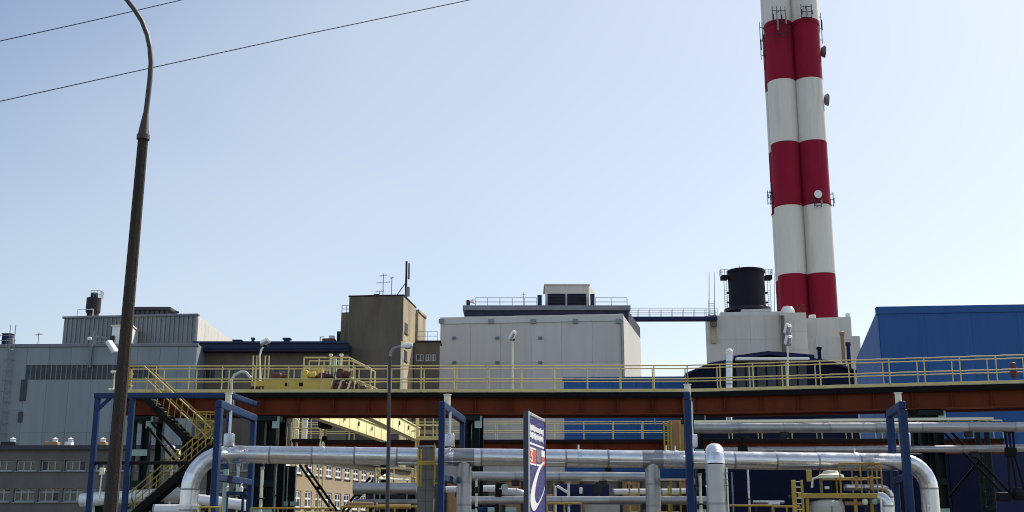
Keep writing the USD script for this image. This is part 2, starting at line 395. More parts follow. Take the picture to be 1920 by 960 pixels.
# ------------------------------------------------------------------ chimney of four flues
CH = P(1524, 590, 266.5); CR = 3.46
ux, uy = V(math.cos(.135), -math.sin(.135), 0), V(math.sin(.135), math.cos(.135), 0)
zc = [P(1489, y, 266.5)[2] for y in (511, 382, 262, 145, 34)]
step = (zc[-1] - zc[0]) / 4
edges = [0.0] + [zc[0] - step * k for k in (3, 2, 1)] + zc + [zc[-1] + step * k for k in (1, 2, 3)]
top = edges[-1]
ch = thing('chimney', 'giant four flue power plant chimney with red and white bands', 'chimney', (CH[0], CH[1] + CR, 0))
flues = {}
for iy in (0, 1):
    for ix in (-1, 1):
        c = V(CH[0], CH[1] + CR, 0) + ux * ix * CR * .955 + uy * iy * 2 * CR * .97; flues[ix, iy] = c
        fl = part(ch, 'flue', MB().lathe(c, [(CR - .08, 0), (CR - .08, top + 1.5), (CR - .5, top + 1.5), (CR - .5, top)], 40), M['chimney_concrete'])
        for k in range(len(edges) - 1):
            red = (k - 3) % 2 == 0
            if k == 0: red = False
            part(fl, 'red_band' if red else 'white_band', MB().lathe(c, [(CR, edges[k] + .01), (CR, edges[k + 1] - .01)], 48), M['chimney_red' if red else 'chimney_white'])
for j, zz in enumerate((P(1489, 40, 266.5)[2], P(1489, 379, 266.5)[2])):
    mb = MB()
    for (ix, iy), c in flues.items():
        mb.lathe(c, [(CR + .02, zz - .25), (CR + .16, zz - .25), (CR + .16, zz + .1), (CR + .02, zz + .1)], 40)
    part(ch, 'steel_collar', mb, M['chimney_red'])
def antenna_mount(px, py0, py1, Y, label, w=1.9, n=3, side=0):
    a, b = P(px, py1, Y), P(px, py0, Y); H = b[2] - a[2]
    t = thing('antenna_mount', label, 'antenna', a, 'aerial frames bolted to the chimney')
    fr = MB()
    for k in range(n):
        x = (k / (n - 1) - .5) * w if n > 1 else 0
        fr.tube([a + V(x, 0, 0), a + V(x, 0, H)], .09, 8)
    for z in (.12, .5, .86): fr.beam(a + V(-w / 2, 0, H * z), a + V(w / 2, 0, H * z), .12, .14)
    for z in (.12, .86): fr.beam(a + V(0, 0, H * z), a + V(side, 1.2, H * z), .12, .14)
    part(t, 'frame', fr, M['dark_steel'])
    for k in range(n):
        x = (k / (n - 1) - .5) * w if n > 1 else 0
        h = H * rng.uniform(.25, .4); z = H * rng.uniform(.35, .6)
        part(t, 'panel_antenna', MB().box(a + V(x + .05, -.22, z), (.36, .18, h), .05), M['grey_steel' if k % 2 else 'dark_steel'])
antenna_mount(1463, 12, 70, 265.2, 'dark aerial frame on the front of the left flue at the top red band', 3.2, 4)
antenna_mount(1513, 8, 36, 265.2, 'small dark aerial frame on the front of the right flue below the upper edge', 2.6, 3)
antenna_mount(1537, 24, 82, 270, 'aerial frame with pale panels on the right edge of the chimney top', 1.4, 3, -1)
antenna_mount(1432, 42, 112, 272, 'tall thin aerial ladder on the left edge of the chimney top', 1.2, 3, 1)
antenna_mount(1445, 357, 384, 272, 'cluster of small aerials on the left edge above the lower white band', 1.3, 3, 1)
antenna_mount(1560, 360, 388, 270, 'cluster of small aerials on the right edge above the lower white band', .9, 2, -1)
antenna_mount(1534, 366, 388, 265.2, 'little aerial frame under the white round dish', 1.6, 2)
def dish(px, py, Y, facing, R, label, mname, tie):
    c = P(px, py, Y); t = thing('dish_antenna', label, 'dish antenna', c)
    prof = [(0, -R * .9), (R * .45, -R * .72), (R * .8, -R * .38), (R, 0), (R * .97, R * .12), (0, R * .14)]
    part(t, 'drum', MB().lathe(c, prof, 24, facing), M[mname])
    part(t, 'bracket', MB().tube([c, c + np.asarray(tie)], .12, 8), M['dark_steel'])
dish(1546, 97, 270, (1, -.1, -.05), 1.55, 'upper dark drum dish facing right on the chimney side', 'sign_grey', (-2.2, .6, 0))
dish(1552, 187, 270, (1, -.1, -.05), 1.6, 'lower dark drum dish facing right beside a white band', 'sign_grey', (-2.2, .6, 0))
dish(1534, 364, 265, (.15, -1, -.1), 1.0, 'white round dish facing front on the chimney low down', 'white_paint', (0, 1.3, 0))

# ------------------------------------------------------------------ grey boiler house at the chimney foot
A = P(1322, 592, 214); B = PZ(1461, 590, A[2]); zt = A[2]
dv = V(.21, .98, 0)
t = thing('boiler_house', 'pale grey clad boiler house below the black stack', 'building', (A + B) / 2 * V(1, 1, 0))
body(t, [A, B, B + dv * 20, A + dv * 20], 0, zt, M['light_cladding_b'])
F = Face(A, B)
zlo = P(1330, 700, 214)[2]
panels(t, F, 0, F.L, zlo - 3, zt, 5, 3, 'light_cladding', gap=.012)
q = MB(); F.box(q, F.L * .21, F.L + .4, zt, zt + .7, .3, 6, .03); F.box(q, F.L * .5, F.L * .9, zt + .7, zt + 1.2, .3, 6, .03)
part(t, 'roof_curb', q, M['pale_cladding_b'])
q = MB(); x0, z0 = F.xz(1334, 644); x1, z1 = F.xz(1341, 598)
F.box(q, x0 - .1, x1 + .1, z0, z1, -.5, -.07, .05); part(t, 'duct', q, M['tower_render'])
q = MB(); x0, z0 = F.xz(1331, 614); x1, z1 = F.xz(1343, 592); F.box(q, x0, x1, z0, z1, -.75, -.5, .05); part(t, 'duct_box', q, M['brown_concrete'])
# black stack on the roof
c = P(1402, 585, 219); zb, ztop = c[2], P(1402, 508, 219)[2]; R = 34.5 / FPX * 219
t = thing('flue_stack', 'short fat black steel stack with side platforms', 'stack', (c[0], c[1], zt))
part(t, 'shell', MB().lathe((c[0], c[1], 0), [(R * 1.18, zt), (R * 1.18, zb + .2), (R, zb + .9), (R, ztop - .6), (R * 1.05, ztop - .5), (R * 1.05, ztop), (R * .9, ztop), (R * .9, ztop - 1.5), (0, ztop - 1.5)], 40), M['black_steel'])
part(t, 'base_ring', MB().lathe((c[0], c[1], 0), [(R * 1.2, zb - .1), (R * 1.28, zb - .1), (R * 1.28, zb + .55), (R * 1.2, zb + .55)], 40), M['dark_steel'])
zp = P(1402, 521, 219)[2]
for s in (-1, 1):
    part(t, 'side_platform', MB().box((c[0] + s * R * 1.22, c[1], zp), (R * .38, 1.6, .9), .08), M['black_steel'])
    railing(t, [(c[0] + s * R * 1.05, c[1] - .8, zp + .45), (c[0] + s * R * 1.42, c[1] - .8, zp + .45), (c[0] + s * R * 1.42, c[1] + .8, zp + .45)], 1.1, .8, M['grey_steel'], .05, 'platform_railing')
    lad = MB()
    for k in (-.25, .25): lad.tube([(c[0] + s * R * 1.2 + k, c[1] - .6, zt + .3), (c[0] + s * R * 1.2 + k, c[1] - .6, zp)], .05, 6)
    for k in range(14): lad.tube([(c[0] + s * R * 1.2 - .25, c[1] - .6, zt + .6 + k * .4), (c[0] + s * R * 1.2 + .25, c[1] - .6, zt + .6 + k * .4)], .035, 6)
    part(t, 'ladder', lad, M['grey_steel'])
    for k in range(3):
        part(t, 'bracket', MB().box((c[0] + s * R * 1.05, c[1] - .1, zt + 1.6 + k * 1.9), (R * .16, .5, .35), .03), M['dark_steel'])
# lightning rods
for px, py0, py1, Y, lb in ((1329.5, 510, 592, 216, 'left thin rod on the boiler house roof edge'), (1339.5, 510, 592, 216, 'right thin rod on the boiler house roof edge'),
                        (1386, 498, 512, 219, 'short rod sticking up left of the stack top'), (1452.5, 512, 590, 218, 'thin rod between the black stack and the chimney')):
    a, b = P(px, py1, Y), P(px, py0, Y)
    mb = MB().tube([a, a + (b - a) * .6, b], [.075, .06, .04], 8)
    mb.box(a + V(0, 0, .1), (.4, .4, .2), .03)
    single('lightning_rod', mb, M['grey_steel'], lb, 'rod', 'lightning rods')
q = MB(); a = P(1334.5, 567, 215.8); b = P(1334.5, 592, 215.8)
t = thing('roof_ladder', 'short caged roof ladder at the end of the footbridge', 'ladder', b)
for s in (-.55, .55): q.tube([b + V(s, 0, 0), a + V(s, 0, .4)], .06, 8)
part(t, 'stringers', q, M['grey_steel'])
for k in range(5): part(t, 'rung', MB().tube([b + V(-.55, 0, .4 + k * .5), b + V(.55, 0, .4 + k * .5)], .05, 6), M['grey_steel'])

# stair and filter blocks behind, right of the boiler house
A = P(1461, 586, 212); B = PZ(1511, 586, A[2])
t = thing('filter_house', 'narrow pale clad block with a rounded hood by the chimney', 'building', (A + B) / 2 * V(1, 1, 0))
body(t, [A + V(.05, 0, 0), B, B + dv * 12, A + V(.05, 0, 0) + dv * 12], 0, A[2], M['light_cladding_a']); F = Face(A, B)
panels(t, F, .1, F.L, zlo - 3, A[2], 2, 4, 'light_cladding', gap=.012)
q = MB(); x0, _ = F.xz(1470, 590); x1, zz = F.xz(1494, 580)
q.lathe(F.at((x0 + x1) / 2, A[2] - .05, 2), [((x1 - x0) / 2, 0), ((x1 - x0) / 2, .9), ((x1 - x0) * .36, 1.5), (0, 1.7)], 20); part(t, 'hood', q, M['white_paint'])
q = MB(); F.box(q, .15, .75, zlo - 3, A[2] - .6, -.55, -.07, .05); part(t, 'downpipe', q, M['brown_concrete'])
railing(t, [F.at(F.L * .68, A[2], .2), F.at(F.L - .1, A[2], .2), F.at(F.L - .1, A[2], 4)], 1.6, 1.2, M['girder_red'], .06, 'roof_railing')
A = P(1508, 597, 222); B = PZ(1595, 594, A[2])
t = thing('flue_hall', 'cream grey block directly in front of the chimney foot', 'building', (A + B) / 2 * V(1, 1, 0))
body(t, [A, B, B + dv * 30, A + dv * 30], 0, A[2], M['pale_cladding_a']); F = Face(A, B)
panels(t, F, 0, F.L, zlo - 3, A[2], 4, 3, 'pale_cladding', gap=.012)
q = MB(); x0, _ = F.xz(1517, 595); x1, _ = F.xz(1530, 595); F.box(q, x0, x1, A[2], A[2] + .7, .2, 1.2, .1); F.box(q, F.L - .9, F.L - .1, A[2], A[2] + .8, .2, 1.2, .05)
part(t, 'roof_curb', q, M['white_paint'])
A = P(1529, 630, 200); B = PZ(1612, 630, A[2])
t = thing('annex_house', 'low pale grey annex left of the blue hall gable', 'building', (A + B) / 2 * V(1, 1, 0))
body(t, [A, B, B + dv * 9, A + dv * 9], 0, A[2], M['light_cladding_b']); F = Face(A, B)
panels(t, F, 0, F.L, zlo - 3, A[2], 4, 2, 'light_cladding', gap=.012)
for px, y0, y1, Y, w, lb in ((1537, 655, 675, 198, .55, 'short dark vent pipe in front of the pale annex'), (1583, 629, 690, 120, .30, 'tall thin olive vent post left of the blue hall'),
                             (1593, 648, 690, 130, .35, 'shorter blue vent post against the blue hall corner')):
    a, b = P(px, y1, Y), P(px, y0, Y)
    mb = MB().tube([V(a[0], a[1], 0), V(a[0], a[1], b[2])], w / 2 + .05, 10); mb.lathe((a[0], a[1], b[2]), [(w * .9, 0), (w * .9, .35), (0, .5)], 12)
    single('vent_pipe', mb, M['navy_dark' if Y == 198 else ('column_brown' if Y == 120 else 'navy')], lb, 'vent pipe', 'vent pipes by the annex')

# ------------------------------------------------------------------ blue hall on the right
A = P(1646, 578, 92); B = PZ(2080, 571, A[2]); dl = PZ(1604, 668, A[2])
t = thing('blue_hall', 'huge deep blue sheet metal hall on the right', 'building', (A + B) / 2 * V(1, 1, 0))
dvb = unit((P(1604, 668, 122) - A) * V(1, 1, 0)); Lb = 30.0
A2, B2 = A + dvb * Lb, B + dvb * Lb
body(t, [A, B, B2, A2], 0, A[2], M['blue_cladding_b']); F = Face(A, B)
panels(t, F, 0, F.L, 0, A[2] - .5, 5, 2, 'blue_cladding', gap=.005)
q = MB(); F.box(q, -.15, F.L, A[2] - .5, A[2] + .12, -.14, .4, .03); part(t, 'eaves_trim', q, M['blue_cladding_a'])
G = Face(A2, A); panels(t, G, 0, G.L, 0, A[2] - .4, 6, 5, 'blue_cladding', gap=.012)

# low dark navy block before the lower wall of the hall and low blue range left of it
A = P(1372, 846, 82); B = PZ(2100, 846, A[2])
t = thing('navy_block', 'low dark navy block behind the silver pipes on the right', 'building', (A + B) / 2 * V(1, 1, 0))
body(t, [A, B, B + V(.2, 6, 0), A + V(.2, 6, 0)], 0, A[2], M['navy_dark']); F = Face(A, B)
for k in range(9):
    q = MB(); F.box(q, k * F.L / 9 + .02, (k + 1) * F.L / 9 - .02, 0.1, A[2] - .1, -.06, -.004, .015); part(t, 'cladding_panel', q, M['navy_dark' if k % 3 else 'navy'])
A = P(1057, 709, 88); B = PZ(1330, 707, A[2])
t = thing('blue_range', 'long low bright blue clad building behind the walkway', 'building', (A + B) / 2 * V(1, 1, 0))
body(t, [A, B, B + V(1.5, 12, 0), A + V(1.5, 12, 0)], 0, A[2], M['blue_cladding_b']); F = Face(A, B)
panels(t, F, 0, F.L, 0, A[2] - .25, 6, 3, 'blue_cladding', gap=.012)
q = MB(); F.box(q, -.1, F.L, A[2] - .25, A[2] + .06, -.12, .3, .02); part(t, 'eaves_trim', q, M['blue_cladding_a'])

# navy gabled building
def gp(px, py, Y=80): return P(px, py, Y)
pts = [gp(1282, 704), gp(1330, 684), gp(1440, 664), gp(1556, 680), gp(1604, 698)]
a, b = gp(1282, 960), gp(1604, 960)
t = thing('gabled_shed', 'dark navy shed with a wide shallow gable and pale strip', 'building', V((a[0] + b[0]) / 2, 80, 0))
poly = [V(pts[0][0], 80, 0), V(pts[-1][0], 80, 0)] + pts[::-1]
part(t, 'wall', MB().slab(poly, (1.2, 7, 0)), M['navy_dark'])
Fg = Face(poly[0], poly[1])
for p, q2 in zip(pts[:-1], pts[1:]):
    m_ = MB().slab([p + V(0, -.35, .1), q2 + V(0, -.35, .1), q2 + V(1.2, 7, .1), p + V(1.2, 7, .1)], (0, 0, -.16)); part(t, 'roof', m_, M['navy'])
q = MB(); x0, z0 = Fg.xz(1377, 678); x1, z1 = Fg.xz(1513, 673); Fg.box(q, x0, x1, z0, z1, -.7, -.01, .04); part(t, 'canopy_strip', q, M['white_paint'], 'pale canopy strip below the gable')
q = MB(); x0, z0 = Fg.xz(1380, 728); x1, z1 = Fg.xz(1513, 680)
for k in range(7):
    w = (x1 - x0) / 7; l = MB(); Fg.box(l, x0 + k * w + .06, x0 + (k + 1) * w - .06, z0, z1, -.05, -.004, .02); part(t, 'louvre', l, M['louvre_dark'])
a, b = P(1375, 672, 81.5), P(1527, 672, 81.5); ap = P(1440, 658, 81.5); c2 = P(1527, 665, 81.5); c1 = P(1375, 667, 81.5)
part(t, 'roof_monitor', MB().slab([V(a[0], 81.5, a[2] - 1), V(b[0], 81.5, a[2] - 1), c2, ap, c1], (1, 4, 0)), M['navy'])

# ------------------------------------------------------------------ grey middle hall
A = P(826, 597, 130); B = PZ(1168, 590.5, A[2]); z1 = A[2]
dm = V(.22, .975, 0)
t = thing('turbine_hall', 'big light grey clad block in the middle with sunlit right side', 'building', (A + B) / 2 * V(1, 1, 0))
body(t, [A, B, B + dm * 17, A + dm * 17], 0, z1, M['light_cladding_b']); F = Face(A, B)
panels(t, F, 0, F.L, 1, z1 - .7, 6, 5, 'light_cladding', gap=.012)
q = MB(); F.box(q, -.05, F.L + .05, z1 - .7, z1 + .1, -.16, .5, .04); part(t, 'parapet', q, M['pale_cladding_a'])
for px in (852, 933, 1013):
    for py in (634, 680):
        x, z = F.xz(px, py); k = MB(); F.box(k, x - .22, x + .22, z - .16, z + .16, -.22, -.09, .03); part(t, 'wall_vent', k, M['sign_grey'])
for px in (828, 921, 1000, 1079, 1160):
    x, z = F.xz(px, 602); k = MB(); F.box(k, x - .3, x + .3, z - .32, z + .2, -.3, -.17, .04); part(t, 'parapet_bracket', k, M['grey_steel'])
G = Face(B, B + dm * 17)
panels(t, G, 0, G.L, 1, z1 - .3, 4, 4, 'pale_cladding', gap=.012)
for k in range(2):
    x = 2.0 + k * .9; m_ = MB(); G.box(m_, x, x + .8, 15.5, 17.5, -.1, -.07); part(t, 'side_window', m_, M['louvre_dark'])
q = MB(); F.box(q, F.L - .28, F.L - .1, 2, z1 - .8, -.3, -.09, .04); part(t, 'downpipe', q, M['grey_steel'])
# dark roof storey
A2 = P(872, 573, 133); B2 = PZ(1178, 573, A2[2])
q = thing('roof_storey', 'flat dark grey roof storey with blue edge on the middle hall', 'building', (A2 + B2) / 2 * V(1, 1, 0) + V(0, 0, z1))
body(q, [A2, B2, B2 + dm * 12, A2 + dm * 12], z1 + .005, A2[2] - .62, M['roof_navy'])
m_ = MB(); H = Face(A2, B2); H.box(m_, -.25, H.L + .25, A2[2] - .6, A2[2], -.3, 12, .04); part(q, 'roof', m_, M['sign_grey'])
for k in range(8):
    m_ = MB(); H.box(m_, k * H.L / 8 + .03, (k + 1) * H.L / 8 - .03, z1 + .1, A2[2] - .65, -.05, -.004); part(q, 'cladding_panel', m_, M['roof_navy'])
railing(q, [H.at(1.2, A2[2], .3), H.at(H.L * .44, A2[2], .3)], 1.0, 1.5, M['grey_steel'], .035, 'roof_railing')
railing(q, [H.at(H.L * .8, A2[2], .3), H.at(H.L - .1, A2[2], .3)], 1.0, 1.5, M['grey_steel'], .035, 'roof_railing')
zr = A2[2]
A3 = P(1022, 534, 134); B3 = PZ(1104, 534, A3[2])
q = thing('louvre_house', 'grey rooftop plant room with two big dark louvres', 'plant room', (A3 + B3) / 2 * V(1, 1, 0) + V(0, 0, zr))
body(q, [A3, B3, B3 + dm * 5, A3 + dm * 5], zr + .005, A3[2], M['light_cladding_b']); H = Face(A3, B3)
m_ = MB(); H.box(m_, -.12, H.L + .12, A3[2] - .12, A3[2] + .1, -.12, 5.1, .03); part(q, 'roof', m_, M['light_cladding_a'])
for a, b in ((1027, 1060), (1063.5, 1099)):
    x0, z0 = H.xz(a, 576); x1, zz = H.xz(b, 551)
    m_ = MB(); H.box(m_, x0, x1, z0, zz, -.05, -.004); lv = part(q, 'louvre', m_, M['louvre_dark'])
    for k in range(9):
        z = z0 + (zz - z0) * (k + .5) / 9; m_ = MB(); H.box(m_, x0 + .05, x1 - .05, z - .02, z + .05, -.14, -.05); part(lv, 'slat', m_, M['navy_dark'])
for px, y0, lb in ((1012, 554, 'left dark blue vent stub beside the louvred plant room'), (1111, 552, 'right dark blue vent stub beside the louvred plant room')):
    a, b = P(px, 577, 133.5), P(px, y0, 133.5)
    single('vent_stub', MB().lathe((a[0], a[1], zr), [(.26, 0), (.26, b[2] - zr - .1), (.3, b[2] - zr - .1), (.3, b[2] - zr), (0, b[2] - zr + .02)], 14), M['frame_blue'], lb, 'vent', 'vent stubs on the middle hall')
a = P(982, 573, 133.6); mb = MB().tube([a, a + V(0, 0, 1.6)], .035, 6); mb.beam(a + V(-.3, 0, 1.3), a + V(.3, 0, 1.3), .04, .04)
single('roof_aerial', mb, M['grey_steel'], 'small cross shaped aerial on the middle hall roof', 'aerial')
a = P(880, 572, 133.4); t2 = thing('siren', 'small white and red siren on the left roof corner', 'siren', a)
part(t2, 'horn', MB().lathe(a + V(.1, 0, .4), [(.12, 0), (.36, .5), (.36, .55), (0, .5)], 14, (1, -.3, .1)), M['white_paint']); part(t2, 'motor', MB().box(a + V(-.15, 0, .3), (.45, .4, .6), .08), M['motor_red'])

# footbridge from the middle hall to the boiler house
a, b = P(1178, 598, 140), P(1345, 598, 213)
b[2] = a[2] = P(1178, 599, 136)[2]; b2 = PZ(1342, 597.5, a[2]); b2 = a + (b2 - a) * 1.0
a = P(1176, 598.5, 160); b = P(1344, 598, 160)
t = thing('pipe_footbridge', 'thin navy footbridge with pale railing between the two roofs', 'footbridge', (a + b) / 2)
part(t, 'beam', MB().beam(a, b, 1.3, .55, .04), M['navy'])
for s in (-.6, .6): railing(t, [a + V(0, s, .28), b + V(0, s, .28)], 1.1, 1.6, M['grey_steel'], .03)
# ------------------------------------------------------------------ brown stair tower, link block, brown range
A = P(655, 557, 114.5); B = PZ(757, 555, A[2]); zt = A[2]
C = P(780, 576, 120.6); dt = unit((C - B) * V(1, 1, 0)); Lt = np.linalg.norm((C - B)[:2])
t = thing('stair_tower', 'tall brown rendered stair tower with sunlit side', 'tower', (A + B) / 2 * V(1, 1, 0))
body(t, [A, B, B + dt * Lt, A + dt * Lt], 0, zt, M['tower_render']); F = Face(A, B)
q = MB(); F.box(q, .02, F.L - .02, 0, zt - .05, -.04, -.003, .01); part(t, 'shaded_front_render', q, M['brown_concrete'], 'stained front render with shade in its dark colour')  # darker slab: stains plus the front's shade put into its colour
q = MB(); F.box(q, -.08, F.L + .08, zt, zt + .16, -.1, Lt + .1, .03); part(t, 'parapet', q, M['dark_steel'])
zs = P(790, 592, 123)[2]
body(t, [B - dt * 0 + dt * (Lt + .01) - F.u * .6, B + dt * (Lt + .01) + V(.25, 0, 0), B + dt * (Lt + 4.2) + V(.3, 0, 0), B + dt * (Lt + 4.2) - F.u * .6], 0, zs, M['tower_render'], 'rear_block')
q = MB().prism([B + dt * (Lt + .02) - F.u * .7, B + dt * (Lt + .02) + V(.35, 0, 0), B + dt * (Lt + 4.3) + V(.42, 0, 0), B + dt * (Lt + 4.3) - F.u * .7], zs, zs + .25); part(t, 'roof', q, M['tower_render'])
G = Face(B, B + dt * Lt)
for py0, py1, px in ((622, 610, 760), (674, 662, 759)):
    x0, z0 = G.xz(px - 1.5, py0); x1, z1_ = G.xz(px + 5, py1)
    m_ = MB(); G.box(m_, x0, x0 + 1.5, z0, z0 + 1.0, -.03, .01); part(t, 'window', m_, M['louvre_dark'])
    m_ = MB(); G.box(m_, x0 - .1, x0 + 1.6, z0 - .12, z0 - .01, -.12, .02); part(t, 'window_sill', m_, M['brown_concrete'])
q = MB(); x, _ = F.xz(754, 640); F.box(q, F.L - .16, F.L - .02, 3, F.xz(754, 640)[1], -.2, -.05, .03); part(t, 'downpipe', q, M['cream_paint'])  # cream strip stands for the sunlit corner edge as well as a downpipe
a = P(640, 586, 115.5); w = F.o + F.u * 0
l = P(640, 586, 115.5)
part(t, 'side_block', MB().prism([V(l[0], l[1], 0), V(A[0] + .3, A[1] + .6, 0), V(A[0] + 1, A[1] + 4.5, 0), V(l[0] + .7, l[1] + 4, 0)], 0, l[2]), M['brown_concrete'])
l = P(632, 621, 116)
part(t, 'side_step', MB().prism([V(l[0], l[1], 0), V(l[0] + .7, l[1], 0), V(l[0] + .7, l[1] + 3, 0), V(l[0], l[1] + 3, 0)], 0, l[2]), M['dark_steel'])
l = P(641, 586, 115.5); railing(t, [l, l + V(.9, .1, 0)], .75, .45, M['grey_steel'], .03, 'roof_railing')
# aerials on the tower
a = P(761, 553, 115.5) ; b = P(761, 490, 115.5); a[2] = zt + .16
t2 = thing('mobile_mast', 'thick dark phone mast with panel on the brown tower', 'mast', a)
part(t2, 'pole', MB().tube([a, V(a[0], a[1], b[2])], .11, 10), M['dark_steel'])
H = b[2] - a[2]
part(t2, 'panel_antenna', MB().box(a + V(.28, -.1, H * .72), (.2, .25, H * .45), .05), M['grey_steel']); part(t2, 'junction_box', MB().box(a + V(.2, -.05, .6), (.4, .35, 1.0), .05), M['grey_steel'])
part(t2, 'brace', MB().tube([a + V(0, 0, H * .42), a + V(-1.15, .3, 0)], .05, 8), M['dark_steel'])
def yagi(px, py0, py1, Y, z0, label, arms):
    a = P(px, py1, Y); a[2] = z0; b = P(px, py0, Y); H = b[2] - z0
    t3 = thing('tv_aerial', label, 'aerial', a, 'roof aerials')
    part(t3, 'pole', MB().tube([a, a + V(0, 0, H)], .04, 8), M['grey_steel'])
    for f_, L in arms:
        m_ = MB().tube([a + V(-L / 2, -.1, H * f_), a + V(L / 2, .1, H * f_ + .12)], .025, 6)
        for k in range(5):
            c_ = a + V(-L / 2 + L * k / 4, 0, H * f_ + .03 * k); m_.tube([c_ + V(0, -.35, 0), c_ + V(0, .35, 0)], .018, 5)
        part(t3, 'boom', m_, M['grey_steel'])
yagi(718, 513, 553, 116, zt + .16, 'double armed television aerial on the brown tower', ((.62, 1.3), (.9, .7)))
yagi(734, 520, 553, 116, zt + .16, 'thin single aerial between the others on the brown tower', ((.95, .3),))
yagi(712, 546, 553, 115.6, zt + .16, 'stubby low aerial on the left of the brown tower roof', ((.9, .8),))
a = P(705, 556, 115.3); single('roof_hatch', MB().box(V(a[0], a[1] + .6, zt + .35), (.6, .6, .4), .05), M['dark_steel'], 'small dark roof hatch on the front edge of the brown tower', 'hatch')

A = P(777, 642, 119.6); B = PZ(825, 642, A[2])
t = thing('link_block', 'low brown link block between tower and grey hall', 'building', (A + B) / 2 * V(1, 1, 0))
F = Face(A, B)
rects = []
for a, b in ((780, 795), (798, 808), (809, 817)):
    x0, z0 = F.xz(a, 677); x1, z1_ = F.xz(b, 664); rects.append((x0, x1, z0, z1_))
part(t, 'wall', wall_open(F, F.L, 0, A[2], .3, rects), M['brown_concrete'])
body(t, [A + F.inn * .6, B + F.inn * .6 - F.u * .1, B + F.inn * 2.2 - F.u * .2, A + F.inn * 2.2 + F.u * .3], 0, A[2] - .1, M['brown_concrete'], 'core')
q = MB(); F.box(q, .1, F.L + .1, A[2], A[2] + .2, -.12, 2.5, .03); part(t, 'roof', q, M['dark_steel'])
for r in rects: window(t, F, *r, 2, fw=.08)
railing(t, [F.at(.3, A[2] + .2, .2), F.at(F.L - .3, A[2] + .2, .2)], 1.0, 1.0, M['grey_steel'], .025, 'roof_railing')

A = P(366, 662, 112.5); B = PZ(654, 662, A[2])
t = thing('workshop_range', 'long low brown range with dark navy roof edge', 'building', (A + B) / 2 * V(1, 1, 0)); F = Face(A, B)
rects = []
for a, b in ((383, 432), (436, 486), (490, 545), (549, 604), (608, 650)):
    x0, z0 = F.xz(a, 712); x1, z1_ = F.xz(b, 693); rects.append((x0, x1, z0, z1_))
part(t, 'wall', wall_open(F, F.L, 0, A[2] + .6, .35, rects), M['brown_concrete'])
body(t, [A + F.inn * 1, B + F.inn * 1, B + F.inn * 10, A + F.inn * 10], 0, A[2] - .1, M['brown_concrete'], 'core')
for r in rects: window(t, F, *r, 5, fw=.07, frame='sign_grey')
ze = P(500, 644, 112.5)[2]
q = MB(); F.box(q, 0, F.L, A[2] + .02, ze, -1.0, 10, .03); part(t, 'roof', q, M['roof_navy'])
q = MB(); F.box(q, 0, F.L, A[2] + .3, A[2] + .42, -1.15, -1.0); F.box(q, 0, F.L, ze - .15, ze + .05, -1.15, -1.0); part(t, 'gutter', q, M['frame_blue'])
for px, w, h, lb in ((446, .9, .55, 'squat navy roof vent nearest the grey hall'), (474, .35, .8, 'thin navy roof vent second from the left'), (538, .75, .75, 'navy roof vent in the middle of the range roof')):
    a = P(px, 643, 114); a[2] = ze
    mb = MB().box(a + V(0, 0, h * .4), (w * .8, w * .8, h * .8), .04); mb.box(a + V(0, 0, h * .9), (w * 1.1, w * 1.1, h * .25), .04)
    single('roof_vent', mb, M['frame_blue'], lb, 'roof vent', 'vents on the range roof')
a = P(617, 643, 114); a[2] = ze
t2 = thing('roof_cooler', 'small rusty cooling unit on the range roof beside the tower', 'cooling unit', a)
part(t2, 'casing', MB().box(a + V(0, 0, .35), (1.3, .9, .7), .06), M['motor_red']); part(t2, 'drum', MB().lathe(a + V(.25, 0, .7), [(.3, 0), (.3, .3), (0, .35)], 16), M['pale_cladding_b'])
part(t2, 'pipe', MB().tube([a + V(-.9, 0, 0), a + V(-.9, 0, .9), a + V(-.5, 0, .9)], .05, 8), M['grey_steel'])

# ------------------------------------------------------------------ grey hall on the left
A = P(-70, 647, 110); B = PZ(370, 645, A[2]); zt = A[2]
t = thing('storage_hall', 'long blue grey clad hall on the left with dark window band', 'building', (A + B) / 2 * V(1, 1, 0)); F = Face(A, B)
body(t, [A, B, B + V(-.5, 30, 0), A + V(-.5, 30, 0)], 0, zt, M['grey_cladding_b'])
x0, z0 = F.xz(47, 712); x1, z1_ = F.xz(299, 684)
for (a, b, nx) in ((0, x0, 3), (x1, F.L, 2)): panels(t, F, a, b, 0, zt - .25, nx, 3, 'grey_cladding')
panels(t, F, x0, x1, 0, z0, 6, 3, 'grey_cladding'); panels(t, F, x0, x1, z1_, zt - .25, 6, 1, 'grey_cladding')
q = MB(); F.box(q, -.1, F.L + .1, zt - .25, zt + .06, -.15, .3, .03); part(t, 'parapet', q, M['sign_grey'])
q = MB(); F.box(q, x0, x1, z0, z1_, -.012, -.004); wb = part(t, 'window_band', q, M['louvre_dark'])
n = 26
for k in range(n):
    w = (x1 - x0) / n
    for j in (0, 1):
        h = (z1_ - z0) / 2; m_ = MB(); F.box(m_, x0 + k * w + .05, x0 + (k + 1) * w - .05, z0 + j * h + .05, z0 + (j + 1) * h - .05, -.03, -.012); part(wb, 'pane', m_, M['louvre_dark'])
for k in range(n + 1):
    m_ = MB(); F.box(m_, x0 + k * (x1 - x0) / n - .04, x0 + k * (x1 - x0) / n + .04, z0, z1_, -.07, -.012); part(wb, 'mullion', m_, M['sign_grey'])
for px, ya, yb, w in ((43, 752, 712, .30), (38, 792, 772, .22)):
    xa, za = F.xz(px, ya); _, zb_ = F.xz(px, yb); m_ = MB(); F.box(m_, xa - w, xa + w, za, zb_, -.16, -.08, .02); part(t, 'wall_duct', m_, M['louvre_dark'])
